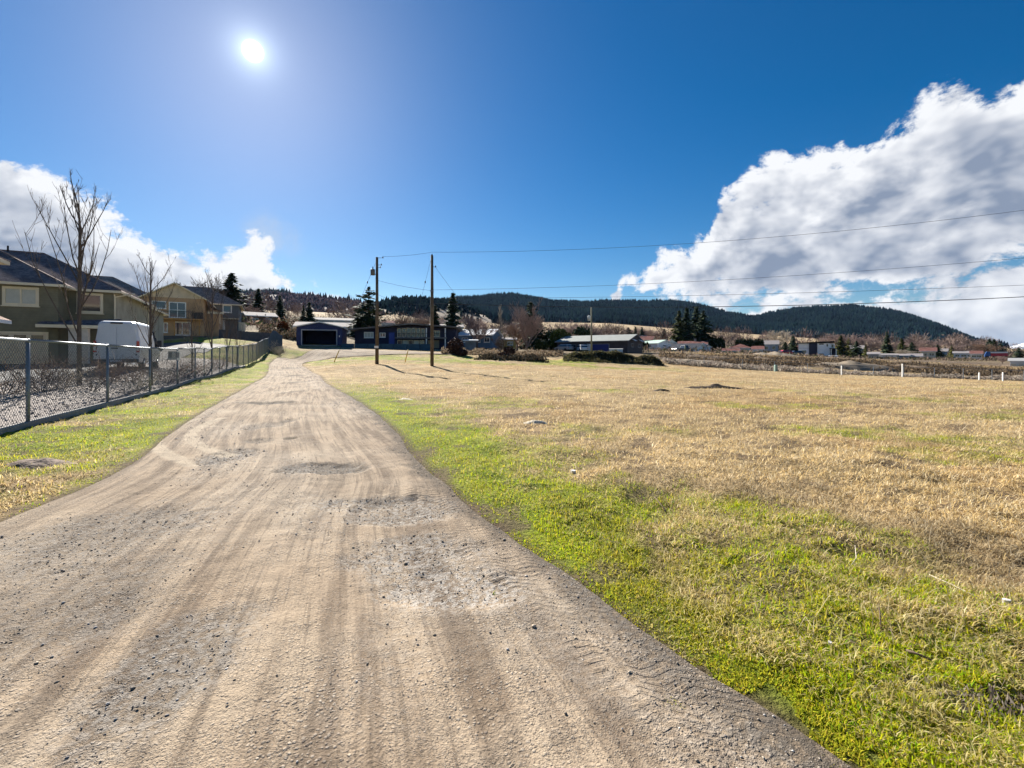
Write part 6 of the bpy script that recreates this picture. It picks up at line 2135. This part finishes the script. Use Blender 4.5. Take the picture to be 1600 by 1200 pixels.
def strip(pa, pb, da, db, jit):
    def fn(r_, n_):
        t_ = r_.uniform(0, 1, n_)
        px = pa + (pb - pa) * t_
        d = da + (db - da) * t_ + r_.uniform(-1, 1, n_) * jit
        return (px - 800) / F * d, d
    return fn


thicket("bank_brambles", "dark leafless brambles covering the bank before the charcoal house", 14000, strip(880, 1038, 60.5, 62.5, 2.0), [(0.045, 0.05, 0.025), (0.07, 0.06, 0.035), (0.11, 0.10, 0.04), (0.03, 0.03, 0.022)], 0.45, 61, on_berm=True)
thicket("hedge_brambles", "low brown brambles at the field edge behind the second pole", 7000, strip(740, 858, 55.5, 56.0, 1.3), [(0.035, 0.03, 0.022), (0.06, 0.045, 0.03), (0.02, 0.022, 0.018)], 0.55, 62, on_berm=True)
thicket("reed_margin", "pale dead reeds and weeds along the far right field edge", 16000, strip(1035, 1700, 69, 57.5, 1.6), [(0.34, 0.29, 0.23), (0.26, 0.21, 0.18), (0.20, 0.16, 0.13), (0.40, 0.36, 0.30)], 0.75, 63, 0.17)
thicket("bank_weeds", "dark brown weeds and rubble covering the bank on the right", 26000, strip(1030, 1600, 80, 76, 8.5), [(0.06, 0.045, 0.032), (0.10, 0.07, 0.045), (0.15, 0.11, 0.07), (0.035, 0.03, 0.026), (0.22, 0.16, 0.10)], 0.55, 64, 0.24)
thicket("bank_top_grass", "tawny grass along the top of the bank on the right", 9000, strip(1040, 1700, 94, 92, 3.0), [(0.30, 0.22, 0.12), (0.22, 0.15, 0.085), (0.34, 0.27, 0.17)], 0.55, 65, 0.22)
thicket("slope_weeds", "tangled dead weeds on the slope behind the retaining wall", 9000, strip(690, 880, 64, 72, 3.0), [(0.16, 0.115, 0.08), (0.10, 0.075, 0.05), (0.24, 0.19, 0.13)], 0.8, 66, 0.18)


thicket("garden_shrubs", "leafless garden shrubs and weeds between the houses behind the field", 15000, strip(690, 1130, 150, 165, 55), [(0.10, 0.075, 0.06), (0.05, 0.045, 0.03), (0.16, 0.11, 0.085), (0.035, 0.045, 0.02), (0.20, 0.15, 0.12)], 1.7, 67, 0.36)
thicket("slope_shrubs", "brown leafless scrub on the slope behind the garage and blue house", 13000, strip(380, 700, 170, 190, 80), [(0.10, 0.07, 0.06), (0.05, 0.045, 0.035), (0.16, 0.11, 0.085), (0.035, 0.045, 0.02)], 3.0, 68, 0.42)
thicket("yard_shrubs", "mixed scrub between the trailers and houses beyond the bank on the right", 15000, strip(1130, 1640, 150, 190, 45), [(0.13, 0.095, 0.075), (0.05, 0.05, 0.03), (0.20, 0.14, 0.115), (0.04, 0.05, 0.02), (0.24, 0.18, 0.13)], 1.2, 69, 0.36)
thicket("far_scrub", "bare orchard rows and brush across the tan slopes below the ridge", 16000, strip(600, 1640, 330, 300, 110), [(0.12, 0.085, 0.07), (0.06, 0.05, 0.045), (0.19, 0.135, 0.115), (0.04, 0.05, 0.03)], 5.5, 71, 0.85)
thicket("near_scrub", "dark scrub and garden rubbish left of the garage", 5000, strip(405, 466, 78, 84, 6), [(0.06, 0.045, 0.035), (0.10, 0.07, 0.05), (0.03, 0.032, 0.02)], 1.6, 70, 0.22)


def copse(name, label, spots, seed, cols, cat="trees"):
    """leafless crowns merging into one mass: trunks, limbs and a haze of twigs"""
    r_ = np.random.default_rng(seed)
    V, Fc, C = [], [], []
    off = 0
    for (x, y, h, w_) in spots:
        z = Hs(x, y)
        n_ = 420
        u = r_.normal(0, 1, (n_, 3))
        u /= np.linalg.norm(u, axis=1)[:, None]
        rad = r_.uniform(0.2, 1, n_) ** 0.6 * (0.65 + 0.6 * fbm(np.arctan2(u[:, 1], u[:, 0]) * 1.3 + x, u[:, 2] * 2 + y, seed, 2))
        p = np.array([x, y, z + h * 0.60]) + u * rad[:, None] * np.array([w_ * 0.5, w_ * 0.5, h * 0.40])
        d1 = u * np.array([0.8, 0.8, 0.6]) + np.array([0, 0, 0.7]) + r_.normal(0, 0.35, (n_, 3))
        d1 /= np.linalg.norm(d1, axis=1)[:, None]
        d2 = np.cross(d1, r_.normal(0, 1, (n_, 3)))
        d2 /= np.linalg.norm(d2, axis=1)[:, None]
        ln, th = (h * 0.075 * r_.uniform(0.5, 1.6, n_))[:, None], (h * 0.0065 * r_.uniform(0.5, 1.5, n_))[:, None]
        k = 9
        e_ = r_.uniform(-0.5, 0.5, (k, 3)) * np.array([w_ * 0.7, w_ * 0.7, 0]) + np.array([x, y, z + h * 0.7])
        b_ = np.array([[x, y, z - 0.5]] * k) + np.array([0, 0, 1]) * (r_.uniform(0.05, 0.35, k) * h)[:, None]
        md, dl = (e_ + b_) / 2, (e_ - b_) / 2
        s2 = np.cross(dl / np.linalg.norm(dl, axis=1)[:, None], [0, 1, 0]) * h * 0.010
        P4 = np.concatenate([np.stack([p - d1 * ln, p + d2 * th, p + d1 * ln, p - d2 * th], 1), np.stack([md - dl, md + s2, md + dl, md - s2], 1)])
        m_ = len(P4)
        V.append(P4.reshape(-1, 3))
        o = off + np.arange(m_)[:, None] * 4
        Fc += [o + [[0, 1, 2]], o + [[0, 2, 3]]]
        base = np.array(cols)[r_.integers(0, len(cols))]
        C.append(np.repeat(base * r_.uniform(0.7, 1.35, (m_, 1)), 4, 0))
        off += m_ * 4
    me_ = np_mesh(name, np.concatenate(V), np.concatenate(Fc), np.concatenate(C))
    return tag(link(name, me_, NEEDLE), label, cat, kind="stuff")


r = np.random.default_rng(301)


def spots(n_, pa, pb, da, db, h0, h1):
    out = []
    for _ in range(n_):
        d, px = r.uniform(da, db), r.uniform(pa, pb)
        h = r.uniform(h0, h1)
        out.append(((px - 800) / F * d, d, h, h * r.uniform(0.7, 1.15)))
    return out


PINK = [(0.24, 0.165, 0.145), (0.17, 0.12, 0.105), (0.29, 0.215, 0.18), (0.12, 0.085, 0.07)]
copse("town_trees", "mass of leafless pinkish trees behind the houses from centre to right", spots(60, 690, 1130, 150, 330, 6, 11) + spots(55, 1130, 1600, 190, 380, 6, 12), 81, PINK)
copse("slope_trees", "mass of leafless brown trees on the slope above the garage and blue house", spots(34, 385, 690, 130, 300, 6, 10), 82, PINK)


def mound(name, label, x, y, rx, ry, h, m_, seed, cat):
    nx, ny = 40, 20
    a = np.linspace(0, 1, ny)
    b = np.linspace(0, 6.28319, nx)
    A_, B_ = np.meshgrid(a, b, indexing="ij")
    rr = 1 + (fbm(np.cos(B_) * 1.5 + 5, np.sin(B_) * 1.5 + 5, seed) - 0.5) * 0.8
    X2, Y2 = x + np.cos(B_) * A_ * rx * rr, y + np.sin(B_) * A_ * ry * rr
    zz = gsurf(X2.ravel(), Y2.ravel()).reshape(X2.shape)
    Z2 = zz + h * (1 - A_ ** 2) * (0.35 + 1.3 * fbm(X2 * 2.2 / max(1, rx * 0.7), Y2 * 2.2 / max(1, rx * 0.7), seed + 3)) - 0.05 * A_
    o = link(name, np_mesh(name, np.stack([X2.ravel(), Y2.ravel(), Z2.ravel()], 1), grid_faces(ny, nx), smooth=True), m_)
    return tag(o, label, cat)


SOILM = mat("dark_soil", (0.062, 0.043, 0.030), 0.95, 0.4, 4, 0.9, 9)
STRAWM = mat("pale_straw", (0.52, 0.46, 0.36), 0.95, 0.35, 6, 0.9, 30)
mound("soil_heap", "long dark heap of turned soil in the middle of the dry field", P(1128, 611, 21).x, 21.5, 1.7, 0.35, 0.16, SOILM, 3, "soil heap")
mound("soil_heap", "small dark earth patch left of the long soil heap", P(1052, 615, 18).x, 19.5, 0.45, 0.22, 0.10, SOILM, 5, "soil heap")
mound("soil_heap", "brown leaf-littered earth patch on the left verge near the fence", P(40, 722, 6).x, 6.2, 0.62, 0.30, 0.07, mat("leafy_soil", (0.16, 0.115, 0.09), 0.95, 0.5, 14, 1.0, 25), 7, "soil heap")
mound("straw_clump", "whitish clump of flattened dead grass in the field", P(835, 662, 10).x, 9.9, 0.42, 0.20, 0.06, STRAWM, 9, "dead grass")
mound("straw_clump", "second, smaller whitish grass clump left of the first", P(628, 623, 15).x, 15.6, 0.35, 0.28, 0.07, STRAWM, 11, "dead grass")
thicket("dead_twigs", "grey dead twigs heaped in the grass at the bottom right corner", 900, lambda r_, n_: (1.92 + r_.normal(0, 0.16, n_), 1.90 + r_.normal(0, 0.07, n_)), [(0.20, 0.165, 0.14), (0.11, 0.085, 0.07), (0.32, 0.27, 0.22)], 0.05, 72, 0.030, "twigs")
DIRTP = mat("pale_dirt", (0.22, 0.175, 0.125), 0.95, 0.35, 0.8, 0.9, 4)
mound("dirt_pile", "sloping pale dirt pile on the bank below the modern house", P(1338, 570, 72).x, 72, 6.5, 3.0, 0.75, DIRTP, 13, "dirt pile")
mound("dirt_pile", "tawny dirt pile left of the modern house", P(1212, 560, 98).x, 98, 6.0, 4.0, 0.9, DIRTP, 15, "dirt pile")
mound("dirt_pile", "low pale dirt slope behind the fence at the right frame edge", P(1606, 590, 60).x, 60.5, 6.5, 2.2, 0.7, DIRTP, 17, "dirt pile")
mound("dirt_pile", "grey rubble heap at the field edge right of the dark bank", P(1085, 572, 70).x, 70, 6.0, 2.0, 0.40, DIRTP, 19, "dirt pile")
WOODS = mat("dead_stick", (0.12, 0.085, 0.06), 0.9, 0.3, 20)


def stick(label, pts, rad, m_=WOODS):
    a = Vector(pts[0])
    mb = MB()
    mb.tube([Vector(p) - a for p in pts], [rad * (1 - 0.5 * k / (len(pts) - 1)) for k in range(len(pts))], 6)
    o = mb.build("dead_stick", m_, None, True)
    o.location = a
    return tag(o, label, "stick", "sticks lying in the grass")


def on(px, py, dz=0.0, d=None):
    d = d or F * CH / (py - HY)
    x = (px - 800) / F * d
    return (x, d, float(gsurf(np.array([x]), np.array([d]))[0]) + dz)


stick("bent dark stick poking up from the grass in the mid field", [on(1044, 800, 0.0), on(1036, 792, 0.05), on(1022, 786, 0.10)], 0.008)
stick("pale bent stalk sticking up in the green grass at right", [on(1326, 896, 0.0), on(1338, 885, 0.06), on(1336, 868, 0.07)], 0.0035, STRAWM)
stick("short dark twig standing upright in the field at right", [on(1283, 862, 0.0), on(1283, 860, 0.06)], 0.007)
stick("dark stick lying flat in the grass near the lower right", [on(1416, 1032, 0.03), on(1436, 1040, 0.035), on(1456, 1047, 0.03)], 0.007)
stick("thin green-brown twig upright in the lower right grass", [on(1377, 1000, 0.0), on(1375, 985, 0.04), on(1373, 975, 0.07)], 0.004)
stick("long pale straw stem lying diagonally in the right grass", [on(1452, 906, 0.04), on(1490, 928, 0.05), on(1528, 952, 0.04)], 0.002, STRAWM)
bit = MB()
bit.loft([[(0.03 * math.cos(k) * (1 + 0.3 * math.sin(3 * k)), 0.022 * math.sin(k), z) for k in np.linspace(0, 5.5, 8)] for z in (0.0, 0.018, 0.03)])
bm = bit.mesh("pale_stone")
for k, (px, py, s, lb) in enumerate([(148, 1092, 0.55, "white flat stone on the road at lower left"), (1297, 1016, 0.4, "small white pebble standing in the lower right grass"), (896, 738, 1.3, "bluish crumpled scrap lying in the mid field grass"),
                                     (1572, 953, 0.7, "pale stone in the grass at the right edge")]):
    o = bpy.data.objects.new("pale_stone" if k != 2 else "litter_scrap", bm)
    COL.objects.link(o)
    if not bm.materials:
        bm.materials.append(mat("pale_rock", (0.55, 0.53, 0.52), 0.8, 0.15, 20))
    q_ = on(px, py)
    o.location = (q_[0], q_[1], q_[2] + 0.012)
    o.scale = (s, s, s)
    o.rotation_euler = (0, 0, k)
    tag(o, lb, "stone" if k != 2 else "litter")

# ================================================================ thin blue air between here and the hills
hz_ = MB().box(-3500, 9500, -100, 8300, -40, 330).build("haze", None)
m = bpy.data.materials.new("thin_haze")
m.use_nodes = True
t = NT(m.node_tree)
vol = t.n("ShaderNodeVolumePrincipled", {"Color": (0.38, 0.62, 1.0, 1), "Density": 0.000016, "Anisotropy": 0.2})
t.t.links.new(vol.outputs[0], t.n("ShaderNodeOutputMaterial").inputs["Volume"])
hz_.data.materials.append(m)
tag(hz_, "thin blue haze filling the valley air", "haze", kind="stuff")
